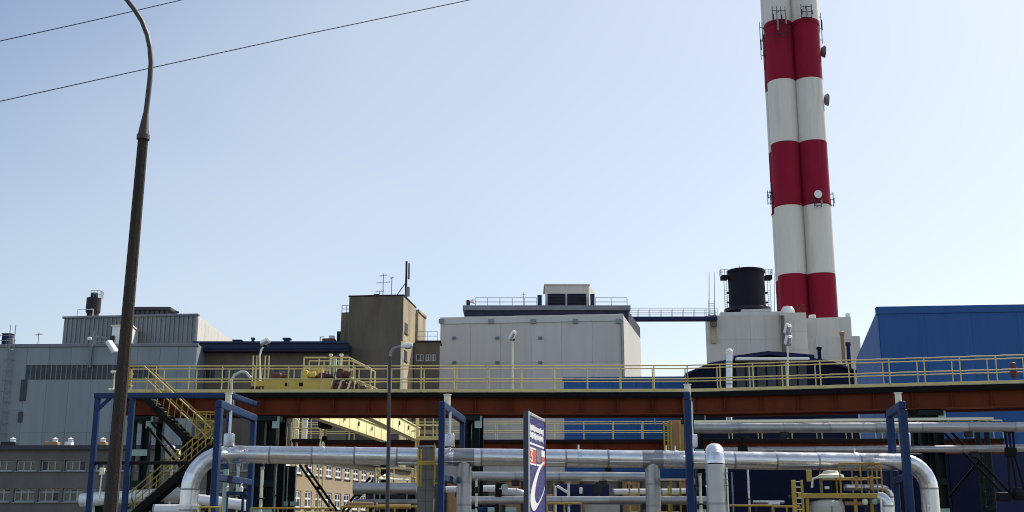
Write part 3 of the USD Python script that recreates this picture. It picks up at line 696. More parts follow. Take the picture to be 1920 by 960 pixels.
# roof ladder, railing and aerial
xa, _ = F.xz(20, 690)
b = F.at(xa, 0, -.35); bt = P(27, 611, 110)[2]
t2 = thing('caged_ladder', 'tall caged ladder rising above the left roof edge', 'ladder', b)
lad = MB()
for s in (-.25, .25): lad.tube([b + V(s, 0, 0), b + V(s, 0, bt)], .04, 6)
part(t2, 'stringers', lad, M['grey_steel'])
for k in range(44): part(t2, 'rung', MB().tube([b + V(-.25, 0, .4 + k * .42), b + V(.25, 0, .4 + k * .42)], .025, 5), M['grey_steel'])
cg = MB()
for k in range(17):
    a_ = np.linspace(0, math.pi, 9); cg.tube([b + V(.42 * math.cos(q_), -.75 * math.sin(q_), 3 + k * 1.0) for q_ in a_], .025, 5)
for q_ in np.linspace(.3, math.pi - .3, 4): cg.tube([b + V(.42 * math.cos(q_), -.75 * math.sin(q_), 3), b + V(.42 * math.cos(q_), -.75 * math.sin(q_), 19)], .025, 5)
part(t2, 'cage', cg, M['grey_steel'])
railing(t, [F.at(.2, zt, .4), F.at(xa - .3, zt, .4)], 1.0, 1.5, M['grey_steel'], .035, 'roof_railing')
a = P(6, 634, 111); single('roof_cabinet', MB().box(a + V(0, 1, -.05), (.9, .7, 1.1), .05).box(a + V(0, 1, .55), (1.0, .8, .1), .03), M['navy'], 'small dark cabinet on the far left roof edge', 'cabinet')
yagi(71, 624, 646, 112, zt, 'small forked aerial on the left hall roof', ((.85, .6),))
# penthouse of ribbed sheet
A2 = P(121, 596, 117); B2 = PZ(371, 590.5, A2[2]); zp = A2[2]
t = thing('ribbed_penthouse', 'ribbed grey steel penthouse with sunlit sloping right side', 'building', (A2 + B2) / 2 * V(1, 1, 0) + V(0, 0, zt))
Cc = P(440, 642, 137); dp = (Cc - B2) * V(1, 1, 0)
H = Face(A2, B2)
def P3(p, z): return V(p[0], p[1], z)
z_e = zt + .1; zlow = Cc[2]
part(t, 'wall', MB().hexa([P3(A2, zt + .005), P3(B2, zt + .005), P3(B2 + dp, zt + .005), P3(A2 + dp, zt + .005), P3(A2, zp), P3(B2, zp), P3(B2 + dp, zlow), P3(A2 + dp, zlow)]), M['pale_cladding_a'])
ribbed(t, H, 0, H.L, zt + .02, zp - .1, 30, 'rib_steel', None)
q = MB(); H.box(q, -.15, H.L + .1, zp - .1, zp + .12, -.25, .3, .03); part(t, 'roof_edge', q, M['sign_grey'])
G = Face(B2, B2 + dp)
for k in range(12):
    w = G.L / 12; f0, f1 = k / 12, (k + 1) / 12
    za, zb_ = zp + (zlow - zp) * f0 - .25, zp + (zlow - zp) * f1 - .25
    m_ = MB().slab([G.at(k * w + .03, zt + .02, -.08), G.at((k + 1) * w - .03, zt + .02, -.08), G.at((k + 1) * w - .03, max(zb_, zt + .05), -.08), G.at(k * w + .03, za, -.08)], G.inn * .076)
    part(t, 'side_sheet', m_, variant('pale_cladding'))
railing(t, [H.at(1.2, zp, .3), H.at(2.9, zp, .3)], .9, 1.7, M['white_paint'], .04, 'roof_railing', mid=0)
a = P(173.5, 594, 117.8); a[2] = zp; R = 13.5 / FPX * 118
t2 = thing('roof_tank', 'dark round tank with a narrower neck on the penthouse', 'tank', a)
h = P(173, 560, 118)[2] - zp
part(t2, 'drum', MB().lathe(a, [(R * .8, 0), (R * .8, h * .25), (R, h * .35), (R, h), (0, h + .1)], 24), M['dark_steel'])
part(t2, 'neck', MB().lathe(a + V(0, 0, h), [(R * .5, 0), (R * .5, .55), (0, .6)], 18), M['black_steel'])
railing(t2, [a + V(-R * .3, -.4, h), a + V(R * 1.0, -.4, h), a + V(R * 1.0, .5, h)], .75, .35, M['grey_steel'], .03, 'platform_railing')
part(t2, 'valve', MB().box(a + V(R * .2, -R * .85, h * .15), (.45, .3, .35), .05), M['motor_red'])
A3 = P(246, 576, 119); B3 = PZ(318, 576, A3[2]); J = Face(A3, B3)
t2 = thing('ridge_ventilator', 'long dark ridge ventilator on the penthouse roof', 'ventilator', (A3 + B3) / 2 * V(1, 1, 0) + V(0, 0, zp))
q = MB(); J.box(q, 0, J.L, zp + .01, A3[2] - .35, 0, 2.2, .03); part(t2, 'casing', q, M['black_steel'])
q = MB(); J.box(q, -.2, J.L + .2, A3[2] - .35, A3[2], -.25, 2.4, .04); part(t2, 'hood', q, M['roof_dark'])
for k in range(8):
    m_ = MB(); J.box(m_, k * J.L / 8 + .05, (k + 1) * J.L / 8 - .05, zp + .1, A3[2] - .4, -.06, -.003); part(t2, 'louvre', m_, M['louvre_dark'])
a = P(326, 590, 118.5); a[2] = zp; single('vent_cowl', MB().tube([a, a + V(0, 0, .75), a + V(.1, 0, .9), a + V(.5, 0, .85)], .12, 8).box(a + V(0, 0, .1), (.35, .35, .2), .03), M['dark_steel'], 'bent dark cowl beside the ridge ventilator', 'vent')
# white cabinet on the hall roof
A3 = P(211, 612, 112.5); B3 = PZ(247, 611, A3[2]); J = Face(A3, B3)
t2 = thing('roof_kiosk', 'cream box kiosk behind the lamp post on the hall roof', 'kiosk', (A3 + B3) / 2 * V(1, 1, 0) + V(0, 0, zt))
de = P(262, 614, 116.5) - B3; de[2] = 0
body(t2, [A3, B3, B3 + de, A3 + de], zt + .01, A3[2], M['white_paint'])
q = MB().prism([A3 + V(-.12, -.12, 0), B3 + V(.1, -.12, 0), B3 + de + V(.12, .1, 0), A3 + de + V(-.1, .1, 0)], A3[2] + .003, A3[2] + .12); part(t2, 'roof', q, M['cream_paint'])
q = MB(); J.box(q, -.05, .35, zt + .6, zt + 1.3, -.2, -.01, .03); part(t2, 'fan', q, M['dark_steel'])
a = F.at(F.xz(171, 690)[0], F.xz(171, 690)[1], -.1); zl = P(171, 632, 109)[2]
t2 = thing('wall_floodlight', 'white floodlight on an arm fixed to the left hall wall', 'floodlight', a)
part(t2, 'pole', MB().tube([a + V(0, -.25, 0), V(a[0], a[1] - .25, zl + .6)], .13, 8), M['sign_grey'])
q = MB(); 
for px, py in ((168, 634), (190, 632)): q.beam(V(a[0], a[1] - .25, zl), P(px, py, 108.6), .12, .12)
q.beam(V(a[0], a[1] - .25, zl - .4), P(196, 640, 108.6), .1, .1); q.beam(P(180, 630, 108.6), P(200, 634, 108.6), .12, .16)
part(t2, 'arm', q, M['grey_steel'])
part(t2, 'head', MB().beam(P(203, 639, 108.4), P(217, 661, 108.4), .75, .42, .1, up=(.5, -.3, .8)), M['white_paint'])
part(t2, 'ballast_box', MB().box(P(168, 635, 108.4), (.35, .3, .3), .05), M['white_paint'])

# ------------------------------------------------------------------ office building, lower left
Cn = P(505, 840, 78); zo = P(100, 843, 78)[2]; A = V(P(-90, 843, 78.5)[0], 78.5, 0)
t = thing('office_block', 'low rendered office block with rows of white windows', 'building', V(-20, 78, 0))
F = Face(A, Cn); rects = []
wz = [(P(100, 883, 78)[2], P(100, 862, 78)[2]), (P(100, 941, 78)[2], P(100, 915, 78)[2])]
for k in range(-2, 12):
    x0, _ = F.xz(30.5 + 45.6 * k, 870); x1, _ = F.xz(30.5 + 45.6 * k + 39, 870)
    if x0 < .2 or x1 > F.L - .4: continue
    for (za, zb_) in wz: rects.append((x0, x1, za, zb_))
part(t, 'front_wall', wall_open(F, F.L, 0, zo, .35, rects), M['office_front_shaded'])
for i, r in enumerate(rects): window(t, F, *r, 3, transom=.72 if i % 2 else None, fw=.09, d=.16, frame='frame_grey')
ds = V(.20, 1.0, 0); ds /= np.linalg.norm(ds); E = Cn + ds * 34
G = Face(Cn, E); rects = []
for k in range(13):
    x0 = .55 + k * 2.1
    rects.append((x0, x0 + 1.35, wz[0][0] + .05, wz[0][1] + .25)); rects.append((x0, x0 + 1.35, wz[1][0] - .3, wz[1][1]))
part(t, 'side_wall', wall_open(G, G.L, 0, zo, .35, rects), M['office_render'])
for r in rects: window(t, G, *r, 2, transom=.55, fw=.13, d=.05, frame='white_paint')
inn = V(-1, .2, 0)
body(t, [A + V(.5, 1.1, 0), Cn + V(-1.0, 1.1, 0), E + V(-1.1, -.2, 0), V(A[0] + 6, E[1] - .2, 0)], 0, zo - .1, M['louvre_dark'], 'core')
q = MB().prism([A + V(-.2, -.25, 0), Cn + V(.3, -.3, 0), E + V(.3, 0, 0), V(A[0], E[1], 0)], zo + .004, zo + .3); part(t, 'roof', q, M['roof_dark'])
for px, w, mt, lb in ((17, 1.0, 'dark_steel', 'flat dark box on the office roof at far left'), (97, .9, 'column_brown', 'rusty and white vent on the office roof left of the frame'), (129, .45, 'white_paint', 'tiny white cap on the office roof'), (186, 1.0, 'column_brown', 'rusty and white vent on the office roof behind the blue frame')):
    a = P(px, 842, 79.2); a[2] = zo + .3
    mb = MB().box(a + V(0, 0, .15), (w, .6, .3), .05)
    t2 = thing('roof_box', lb, 'roof vent', a, 'small boxes on the office roof')
    part(t2, 'casing', mb, M[mt]); part(t2, 'cap', MB().lathe(a + V(w * .25, -.1, .3), [(.17, 0), (.17, .15), (.22, .18), (0, .3)], 12), M['white_paint'])
single('roof_pipe', MB().tube([P(30, 839, 79), P(64, 839, 79)], .07, 8).box(P(32, 841, 79), (.1, .1, .3)).box(P(60, 841, 79), (.1, .1, .3)), M['galvanised'], 'short pale pipe lying along the office roof edge', 'pipe')
# ------------------------------------------------------------------ near crane runway with walkway
ZD = P(880, 735, 47.3)[2]                    # deck level
def D(px, off=0.0, dz=0.0):
    """a point of the near walkway's front edge, above photograph column px"""
    if px <= 1290: p = PZ(px, 736 + (px - 400) * (-1.0) / 888, ZD)
    else: p = PZ(px, 735 + (px - 1290) * (-16.5) / 630, ZD)
    return p + V(.06 * off, off, dz)
ends = [228, 1290, 2010]
t = thing('crane_runway', 'rust red crane runway with yellow railed walkway across the whole view', 'crane runway', D(228) * V(1, 1, 0))
for a, b in zip(ends[:-1], ends[1:]):
    A, B = D(a, .25), D(b, .25)
    w = MB(); w.beam(A + V(0, 0, -.52), B + V(0, 0, -.52), .03, .66); w.beam(A + V(0, 0, -.88), B + V(0, 0, -.88), .42, .06, .01); w.beam(A + V(0, 0, -.2), B + V(0, 0, -.2), .42, .06, .01)
    g = part(t, 'girder', w, M['girder_red'])
    n = int(round(np.linalg.norm(B - A) / 1.45))
    for k in range(n + 1):
        c = A + (B - A) * k / n; part(g, 'stiffener', MB().box(c + V(0, -.1, -.54), (.022, .17, .6)), M['girder_red'])
    w = MB(); w.beam(A + V(.05, 1.3, -.52), B + V(.05, 1.3, -.52), .03, .66); w.beam(A + V(.05, 1.3, -.88), B + V(.05, 1.3, -.88), .36, .06, .01); part(t, 'girder', w, M['girder_red'])
    A, B = D(a), D(b)
    part(t, 'deck', MB().beam(A + V(0, .55, -.09), B + V(0, .55, -.09), 1.15, .09, .01), M['deck_shade_black'])
    part(t, 'deck_edge', MB().beam(A + V(0, -.03, -.12), B + V(0, -.03, -.12), .06, .22, .01), M['deck_shade_black'])  # blackened and deepened: the overhang's shade is put into this strip
    part(t, 'crane_rail', MB().beam(A + V(0, .25, -.02), B + V(0, .25, -.02), .07, .06, .01), M['girder_red'])
    railing(t, [A, B], 1.1, 1.35, M['rail_yellow'], .026, 'front_railing', toe=.13)
    railing(t, [A + V(.05, .95, 0), B + V(.05, .95, 0)], 1.1, 1.35, M['rail_yellow'], .024, 'rear_railing', toe=.1)
part(t, 'splice_plate', MB().box(D(1290, -.02, -.52), (.5, .04, .74), .01), M['girder_red'])
part(t, 'end_plate', MB().box(D(231, .25, -.52), (.05, .4, .72), .01), M['girder_red'])
for dz in (-.22, -.5): part(t, 'end_lamp', MB().lathe(D(256, -.25, dz), [(.0, -.12), (.12, -.1), (.12, .1), (0, .12)], 12, (0, 1, 0)), M['motor_red'])
a = D(226); part(t, 'end_gate', MB().beam(a + V(0, .1, .45), a + V(0, 1.4, .45), .04, .06).beam(a + V(0, .1, .95), a + V(0, 1.4, .95), .04, .06), M['stair_yellow'])
part(t, 'end_panel', MB().box(D(237, -.04, .62), (.3, .05, .75), .02), M['stair_yellow'])
a = D(214, -.1); part(t, 'warning_lamp', MB().tube([D(230, 0, .1), a + V(0, 0, .1), a + V(0, 0, .78)], .025, 8).box(a + V(-.02, 0, .84), (.28, .16, .1), .03).box(a + V(-.05, 0, .12), (.3, .16, .1), .03), M['cream_paint'])
a = D(1913, .6); part(t, 'hose_box', MB().box(a + V(0, 0, .6), (.2, .25, .6), .04), M['motor_red'])

def trestle(px, lab, gap=.62, brace=None):
    A = D(px, .3); t = thing('runway_trestle', lab, 'support column', A * V(1, 1, 0), 'twin legged supports under the crane runway')
    ztop = ZD - .93
    for s in (-.5, .5):
        q = MB().ibeam(V(A[0] + s * gap, A[1], 0), V(A[0] + s * gap, A[1], ztop), .34, .3, .03, up=(1, 0, 0)); part(t, 'leg', q, M['column_green'])
        q = MB().ibeam(V(A[0] + s * gap + .15, A[1] + 1.3, 0), V(A[0] + s * gap + .15, A[1] + 1.3, ztop), .3, .26, .03, up=(1, 0, 0)); part(t, 'leg', q, M['column_green'])
    part(t, 'cap_beam', MB().beam(V(A[0], A[1] - .25, ztop - .12), V(A[0] + .1, A[1] + 1.6, ztop - .12), gap + .35, .22, .02), M['column_green'])
    part(t, 'gusset', MB().box((A[0] + gap * .72, A[1] - .19, ztop - .28), (.3, .05, .5), .015), M['gusset_green'])
    for k, z in enumerate((1.2, 2.1, 3.25, 4.5)):
        if z < ztop - .8: part(t, 'batten_plate', MB().box((A[0], A[1] - .19, z), (gap + .25, .03, .26), .01), M['gusset_green' if k % 2 == 1 else 'column_green'])
    for a, b in brace or ():
        for o in (0, .16): part(t, 'brace', MB().beam(a + V(o, 0, .18 * o / .16), b + V(o, 0, .18 * o / .16), .09, .09, .01), M['brace_dark'])
    return t
trestle(262, 'twin green column under the runway end beside the steel stairs', .62, [(P(276, 800, 47.6), P(350, 890, 47.6))])
trestle(500, 'twin green column behind the left blue pipe frame', .55)
trestle(880, 'twin green column right of the second blue pipe frame', .5)
trestle(1300, 'twin green column behind the single blue leg near the domed pipe', .45)
trestle(1742, 'dark twin column behind the silver bend at right with crossed braces', .6, [(P(1765, 806, 47.4), P(1885, 930, 47.4)), (P(1835, 865, 47.5), P(1765, 950, 47.5))])
a = P(528, 778, 51.5)
t = thing('brown_column', 'ochre brown steel column lit between runway and pipe', 'column', a * V(1, 1, 0))
part(t, 'shaft', MB().beam(V(a[0], a[1], 0), V(a[0], a[1], 6.0), .5, .5, .03, up=(1, 0, 0)), M['column_brown'])
part(t, 'base_plate', MB().box((a[0], a[1], .04), (.9, .9, .08), .01), M['dark_steel'])
part(t, 'cap_plate', MB().box((a[0], a[1], 6.04), (.7, .7, .08), .01), M['dark_steel'])

# ------------------------------------------------------------------ travelling crane: end carriage, girders, platform
c0, c1 = D(466, .45), D(655, .45)
t = thing('travelling_crane', 'pale yellow double girder travelling crane with end carriage on the walkway', 'crane', (c0 + c1) / 2)
hb = .60
ca = MB(); x = unit(c1 - c0); L = np.linalg.norm(c1 - c0); ax = [x, V(-x[1], x[0], 0), V(0, 0, 1)]
ca.obox(c0, ax, (.55, -.2, .05), (L * .8, .22, hb), .02)
cg_ = part(t, 'end_carriage', ca, M['crane_yellow'])
q = MB().obox(c0, ax, (0, -.18, .28), (.6, .2, .52), .02); part(cg_, 'buffer_arm', q, M['crane_yellow'])
for k in (.36, .50):
    part(cg_, 'access_hole', MB().obox(c0, ax, (L * k - .08, -.215, .28), (L * k + .08, -.19, .44), .01), M['brace_dark'])
for k in (.18, .45, .68): part(cg_, 'seam_plate', MB().obox(c0, ax, (L * k, -.215, .07), (L * k + .04, -.19, hb - .03)), M['crane_yellow'])
for k in (.04, .86, .95): part(t, 'wheel', MB().lathe(c0 + x * L * k + V(0, -.12, .2), [(0, 0), (.2, 0), (.2, .22), (0, .22)], 20, (0, 1, 0)), M['motor_red'])
for k, (w, h, m_) in enumerate(((.4, .28, 'motor_red'), (.3, .4, 'crane_yellow'), (.35, .28, 'motor_red'), (.28, .45, 'motor_red'))):
    o = c0 + x * L * (.24, .52, .7, .88)[k]
    part(t, 'motor', MB().box(o + V(0, .15, hb + h / 2), (w, .4, h), .06).lathe(o + V(w / 2, .15, hb + h * .5), [(h * .35, 0), (h * .35, .3), (0, .34)], 14, (1, 0, 0)), M[m_])
pl = c0 + x * L * .52
for k in range(5): part(t, 'cable_loop', MB().tube([c0 + x * L * (.78 + k * .045) + V(0, -.1, .12 + .18 * (k % 2)), c0 + x * L * (.8 + k * .045) + V(.05, -.2, .5), c0 + x * L * (.83 + k * .045) + V(0, -.1, .75 - .1 * (k % 3)), c0 + x * L * (.86 + k * .045) + V(0, 0, .4)], .045, 8), M['motor_red' if k % 2 else 'cream_paint'])
# raised platform
pa, pb = D(562, .5), D(648, .5); zp = .72
part(t, 'platform', MB().beam(pa + V(0, .5, zp), pb + V(0, .5, zp), 1.0, .06, .01), M['dark_steel'])
railing(t, [pa + V(0, 0, zp), pb + V(0, 0, zp)], 1.02 - .22 + .0, .7, M['rail_yellow'], .03, 'platform_railing')
railing(t, [pa + V(0.05, 1, zp), pb + V(.05, 1, zp)], .8, .7, M['rail_yellow'], .025, 'platform_railing')
sl = MB()
for o in (0, .95): sl.tube([pb + V(0, o, zp + .8), D(690, .5 + o, 1.05), D(690, .5 + o, .1)], .03, 8); sl.tube([pb + V(0, o, zp), D(712, .5 + o, .1)], .035, 8)
part(t, 'step_rail', sl, M['rail_yellow'])
for k in range(4): part(t, 'step', MB().box(pb + (D(710, .5) - pb) * (k + .6) / 4.4 + V(0, .47, zp * (1 - (k + .6) / 4.4)), (.24, .9, .04), .008), M['cream_paint'])
for px in (612, 632): part(t, 'signal_post', MB().tube([D(px, .6, zp), D(px, .6, zp + .88)], .045, 8).box(D(px, .6, zp + .92), (.16, .14, .09), .02), M['cream_paint'])
part(t, 'control_box', MB().box(D(618, .7, zp + .5), (.2, .2, .6), .03), M['gusset_green'])
part(t, 'control_cabinet', MB().box(D(587, .9, zp + .12), (.4, .3, .5), .03), M['crane_yellow'])
for px in (470, 493):
    hoop = MB(); a, b = D(px - 3, .35, hb - .1), D(px + 4, .35, hb - .1)
    hoop.tube([a, a + V(0, 0, 1.08), b + V(0, 0, 1.08), b], .03, 8); part(t, 'guard_hoop', hoop, M['rail_yellow'])
for (n0, f0, lab) in (((590, 779, 49.15), (722, 817, 63.4), None), ((690, 775, 49.15), (780, 813, 62.6), None)):
    A, B = P(*n0), P(*f0); A[2] = B[2] = 6.36
    g = part(t, 'bridge_girder', MB().beam(A, B, .38, .66, .02), M['crane_pale'])
    part(g, 'top_flange', MB().beam(A + V(0, 0, .36), B + V(0, 0, .36), .5, .05, .01), M['crane_pale'])
    part(g, 'trolley_rail', MB().beam(A + V(0, 0, .42), B + V(0, 0, .42), .08, .07, .01), M['brace_dark'])
    n = unit(np.cross(B - A, (0, 0, 1)))
    for k in range(1, 8):
        c = A + (B - A) * k / 8; part(g, 'web_seam', MB().box(c + n * .2, (.02, .03, .6)), M['crane_pale'])
    for k in range(3):
        c = A + (B - A) * (.3 + .2 * k); part(g, 'cable_clip', MB().box(c + n * .24 + V(0, 0, .06), (.05, .1, .22), .01), M['brace_dark'])
A = P(608, 790, 53)
part(t, 'hoist', MB().box(A + V(0, .3, -.05), (.55, .8, .5), .06).lathe(A + V(-.3, .3, -.05), [(.22, 0), (.22, .6), (0, .62)], 16, (1, 0, 0)), M['brace_dark'])
part(t, 'hook_block', MB().tube([A + V(0, .3, -.3), A + V(0, .3, -.7)], .03, 8).box(A + V(0, .3, -.8), (.24, .16, .3), .04), M['brace_dark'])

# white bent pipe beside the crane
q = MB(); pts = [(434, 770, 46.2), (434, 745, 46.2), (434, 712, 46.2), (440, 703, 46.2), (452, 697, 46.2), (461, 698, 46.2), (470, 708, 46.2)]
q.tube([P(*p) for p in pts], .058, 12)
t = thing('bent_vent', 'white crooked vent pipe left of the crane carriage', 'vent pipe', P(434, 770, 46.2))
part(t, 'pipe', q, M['pale_cladding_b'])
part(t, 'sleeve', MB().tube([P(434, 770, 46.2), P(434, 738, 46.2)], .11, 14), M['galvanised'])
part(t, 'collar', MB().tube([P(434, 741, 46.2), P(434, 737, 46.2)], .14, 14), M['jacket_band'])
# floodlights on and behind the walkway
def floodlight(px, y0, y1, Y, lab, tilt=(1, 0, .4), base=None, s=.85, two=False, curved=False, mname='white_paint'):
    a, b = P(px, y1, Y), P(px, y0, Y)
    if base is not None: a = V(a[0], a[1], base)
    t = thing('floodlight', lab, 'floodlight', a, 'floodlights on thin posts')
    if curved: q = MB().tube([a, V(b[0], b[1], b[2] - .55 * s), b + V(.06, 0, -.25 * s), b + V(.22 * s, 0, 0)], .04, 8)
    else: q = MB().tube([a, b], .035, 8)
    part(t, 'post', q, M['cream_paint'])
    h = b + V(.24 * s if curved else 0, 0, .14 * s); d = unit(tilt)
    for k in range(2 if two else 1):
        o = h - V(0, 0, .55 * s * k)
        part(t, 'head', MB().beam(o - d * .25 * s, o + d * .25 * s, .36 * s, .26 * s, .06), M[mname])
        part(t, 'glass', MB().beam(o + V(0, -.14 * s, -.1 * s) - d * .2 * s, o + V(0, -.14 * s, -.1 * s) + d * .2 * s, .24 * s, .1 * s, .02), M['grey_steel'])
        part(t, 'yoke', MB().box(o - V(0, 0, .22 * s), (.24 * s, .12 * s, .1 * s), .02), M['dark_steel'])
floodlight(488, 646, 735, 47.9, 'white floodlight on a curved post beside the crane carriage', (.9, 0, .5), ZD, .85, curved=True)
floodlight(961, 634, 735, 48.3, 'white floodlight on a straight thin post in front of the grey hall', (.5, 0, .85), ZD, .85, mname='white_paint')
floodlight(1477, 622, 725, 46.9, 'double white floodlight on a thin post in front of the gabled shed', (.2, -.2, .95), ZD, .85, two=True)
q = MB(); a, b = P(1367, 798, 50), P(1367, 660, 50)
t = thing('vent_stack', 'pale vertical vent pipe with a domed cap behind the walkway', 'vent pipe', a)
part(t, 'pipe', MB().tube([a, b], .14, 16), M['galvanised']); part(t, 'cap', MB().lathe(b, [(.13, -.12), (.16, -.1), (.17, .05), (.11, .13), (0, .16)], 16), M['white_paint'])
for z in (.2, .55, .85): part(t, 'band', MB().tube([a + (b - a) * z, a + (b - a) * z + V(0, 0, .07)], .152, 16), M['jacket_band'])

# ------------------------------------------------------------------ steel stairs at the left end of the runway
t = thing('steel_stairs', 'steep steel stairs with yellow handrails down from the walkway', 'stairs', P(350, 830, 46.4) * V(1, 1, 0))
s0, s1 = P(272, 740, 46.6), P(352, 822, 46.6)
for o in (0, .85): part(t, 'stringer', MB().beam(s0 + V(0, o, -.1), s1 + V(0, o, -.1), .05, .26, .01), M['brace_dark'])
for k in range(11):
    c = s0 + (s1 - s0) * (k + .4) / 11; part(t, 'tread', MB().box(c + V(0, .42, .03), (.24, .8, .035), .006), M['grey_steel'])
for o, w in ((-.02, 'stair_yellow'), (.87, 'stair_yellow')):
    q = MB(); up = V(0, 0, 1.05)
    a, b = P(270, 686, 46.6) + V(0, o, 0), P(396, 802, 46.6) + V(0, o, 0)
    q.tube([a, b], .028, 8); q.tube([a + V(.1, 0, -.5), b + V(0, 0, -.5)], .022, 8); r = part(t, 'handrail', q, M['rail_yellow' if o < 0 else 'stair_yellow'])
    for k in range(6):
        c = a + (b - a) * (k + .5) / 6; part(r, 'baluster', MB().tube([c, c + V(-.1, 0, -1.0)], .02, 6), M['stair_yellow'])
la, lb = P(340, 822, 46.6), P(402, 822, 46.6)
part(t, 'landing', MB().beam(la + V(0, .45, -.06), lb + V(0, .45, -.06), 1.0, .08, .01), M['brace_dark'])
part(t, 'landing_wall', MB().beam(la + V(0, 1.0, -.5), lb + V(0, 1.0, -.5), .03, .9, .01), M['brace_dark'])
railing(t, [P(366, 822, 46.6), lb, lb + V(0, .95, 0), la + V(.4, .95, 0)], 1.05, .45, M['stair_yellow'], .026, 'landing_railing', mid=2)
s2, s3 = P(398, 832, 45.5), P(242, 966, 45.5)
for o in (0, .85): part(t, 'stringer', MB().beam(s2 + V(0, o, -.1), s3 + V(0, o, -.1), .05, .28, .01), M['brace_dark'])
for k in range(15):
    c = s2 + (s3 - s2) * (k + .5) / 15; part(t, 'tread', MB().box(c + V(0, .42, .03), (.24, .8, .035), .006), M['brace_dark'])
for o in (0, .85):
    q = MB(); a, b = P(400, 790, 45.5) + V(0, o, 0), P(242, 925, 45.5) + V(0, o, 0); q.tube([a, b], .026, 8); q.tube([a - V(0, 0, .5), b - V(0, 0, .5)], .02, 8)
    r = part(t, 'handrail', q, M['stair_yellow'])
    for k in range(6):
        c = a + (b - a) * (k + .5) / 6; part(r, 'baluster', MB().tube([c, c - V(0, 0, .95)], .02, 6), M['stair_yellow'])
for px in (346, 396):
    a = P(px, 826, 46.9); part(t, 'support_leg', MB().beam(V(a[0], a[1], 0), a, .14, .14, .01, up=(1, 0, 0)), M['brace_dark'])

# ------------------------------------------------------------------ blue pipe frames
def frame(xn, xf, ytop, yf, Yn, lab, w=.18, Yf=None, cross=None):
    n = P(xn, ytop, Yn); f = PZ(xf, yf, n[2]); 
    if Yf: f = P(xf, yf, Yf); f[2] = n[2]
    t = thing('pipe_gantry', lab, 'pipe frame', V(n[0], n[1], 0), 'blue steel frames that carry the pipes')
    for c, ww in ((n, w), (f, w * .95)):
        part(t, 'leg', MB().beam(V(c[0], c[1], 0), V(c[0], c[1], n[2] - .13), ww * 1.7, ww, .02, up=(1, 0, 0)), M['frame_blue'])
        part(t, 'base_plate', MB().box((c[0], c[1], .03), (.5, .5, .06), .01), M['dark_steel'])
    part(t, 'top_beam', MB().beam(n + unit(n - f) * .13, f + unit(f - n) * .13, w * 1.0, .25, .02), M['frame_blue'])
    zc_ = cross if cross else 3.05
    m = (n + f) / 2
    part(t, 'cross_beam', MB().beam(V(n[0], n[1] + .1, zc_), V(f[0], f[1], zc_), .18, .22, .02), M['frame_blue'])
    part(t, 'cross_beam', MB().beam(V(n[0], n[1] + .1, 1.75), V(f[0], f[1], 1.75), .15, .18, .02), M['frame_blue'])
    k = n + (f - n) * .22
    part(t, 'spring_hanger', MB().tube([V(k[0] + .1, k[1], n[2] - .1), V(k[0] + .1, k[1], 3.9)], .045, 8).box((k[0] + .1, k[1], 4.25), (.3, .3, .42), .03), M['galvanised'])
    part(t, 'post_cap', MB().tube([k + V(0, 0, .1), k + V(0, 0, .44)], .105, 12).tube([k + V(0, 0, .44), k + V(0, 0, .47)], .13, 12), M['cream_paint'])
    return n, f
frame(412, 476, 758, 784, 36, 'blue pipe frame at the silver bend on the left', .19)
frame(829, 867, 760, 787, 36, 'second blue pipe frame left of the tall sign', .19)
frame(1288, 1294, 742, 765, 36.5, 'slender blue frame seen end on near the domed pipe', .2)
frame(1691, 1668, 760, 776, 36.2, 'blue pipe frame at right by the silver down bend', .2)
n = P(184, 742, 43.5); e = P(432, 744, 43.5); e[2] = n[2]; m = PZ(249, 742, n[2])
t = thing('portal_gantry', 'wide blue portal frame behind the tall street lamp post', 'pipe frame', V(n[0], n[1], 0))
for c in (n, V(m[0], 43.5, 0), e):
    part(t, 'leg', MB().beam(V(c[0], 43.5, 0), V(c[0], 43.5, n[2] - .1), .2, .2, .02, up=(1, 0, 0)), M['frame_blue'])
part(t, 'top_beam', MB().beam(n + V(-.13, 0, 0), e + V(.13, 0, 0), .2, .2, .02), M['frame_blue'])
part(t, 'tie_beam', MB().beam(P(436, 743, 43.7), P(480, 758, 47.2), .2, .2, .02), M['frame_blue'])
part(t, 'knee_brace', MB().beam(n + V(0, 0, -.55), n + V(.5, 0, -.05), .12, .12, .01), M['frame_blue'])
part(t, 'cross_beam', MB().beam(V(n[0], 43.5, P(200, 868, 43.5)[2]), V(e[0], 43.5, P(200, 868, 43.5)[2]), .12, .13, .02), M['brace_dark'])
a = P(215, 875, 43.2); part(t, 'junction_box', MB().box(P(192, 884, 43.2), (.18, .16, .26), .02), M['cream_paint'])
part(t, 'conduit', MB().tube([P(192, 884, 43.2), P(186, 935, 43.2)], .03, 8), M['galvanised'])

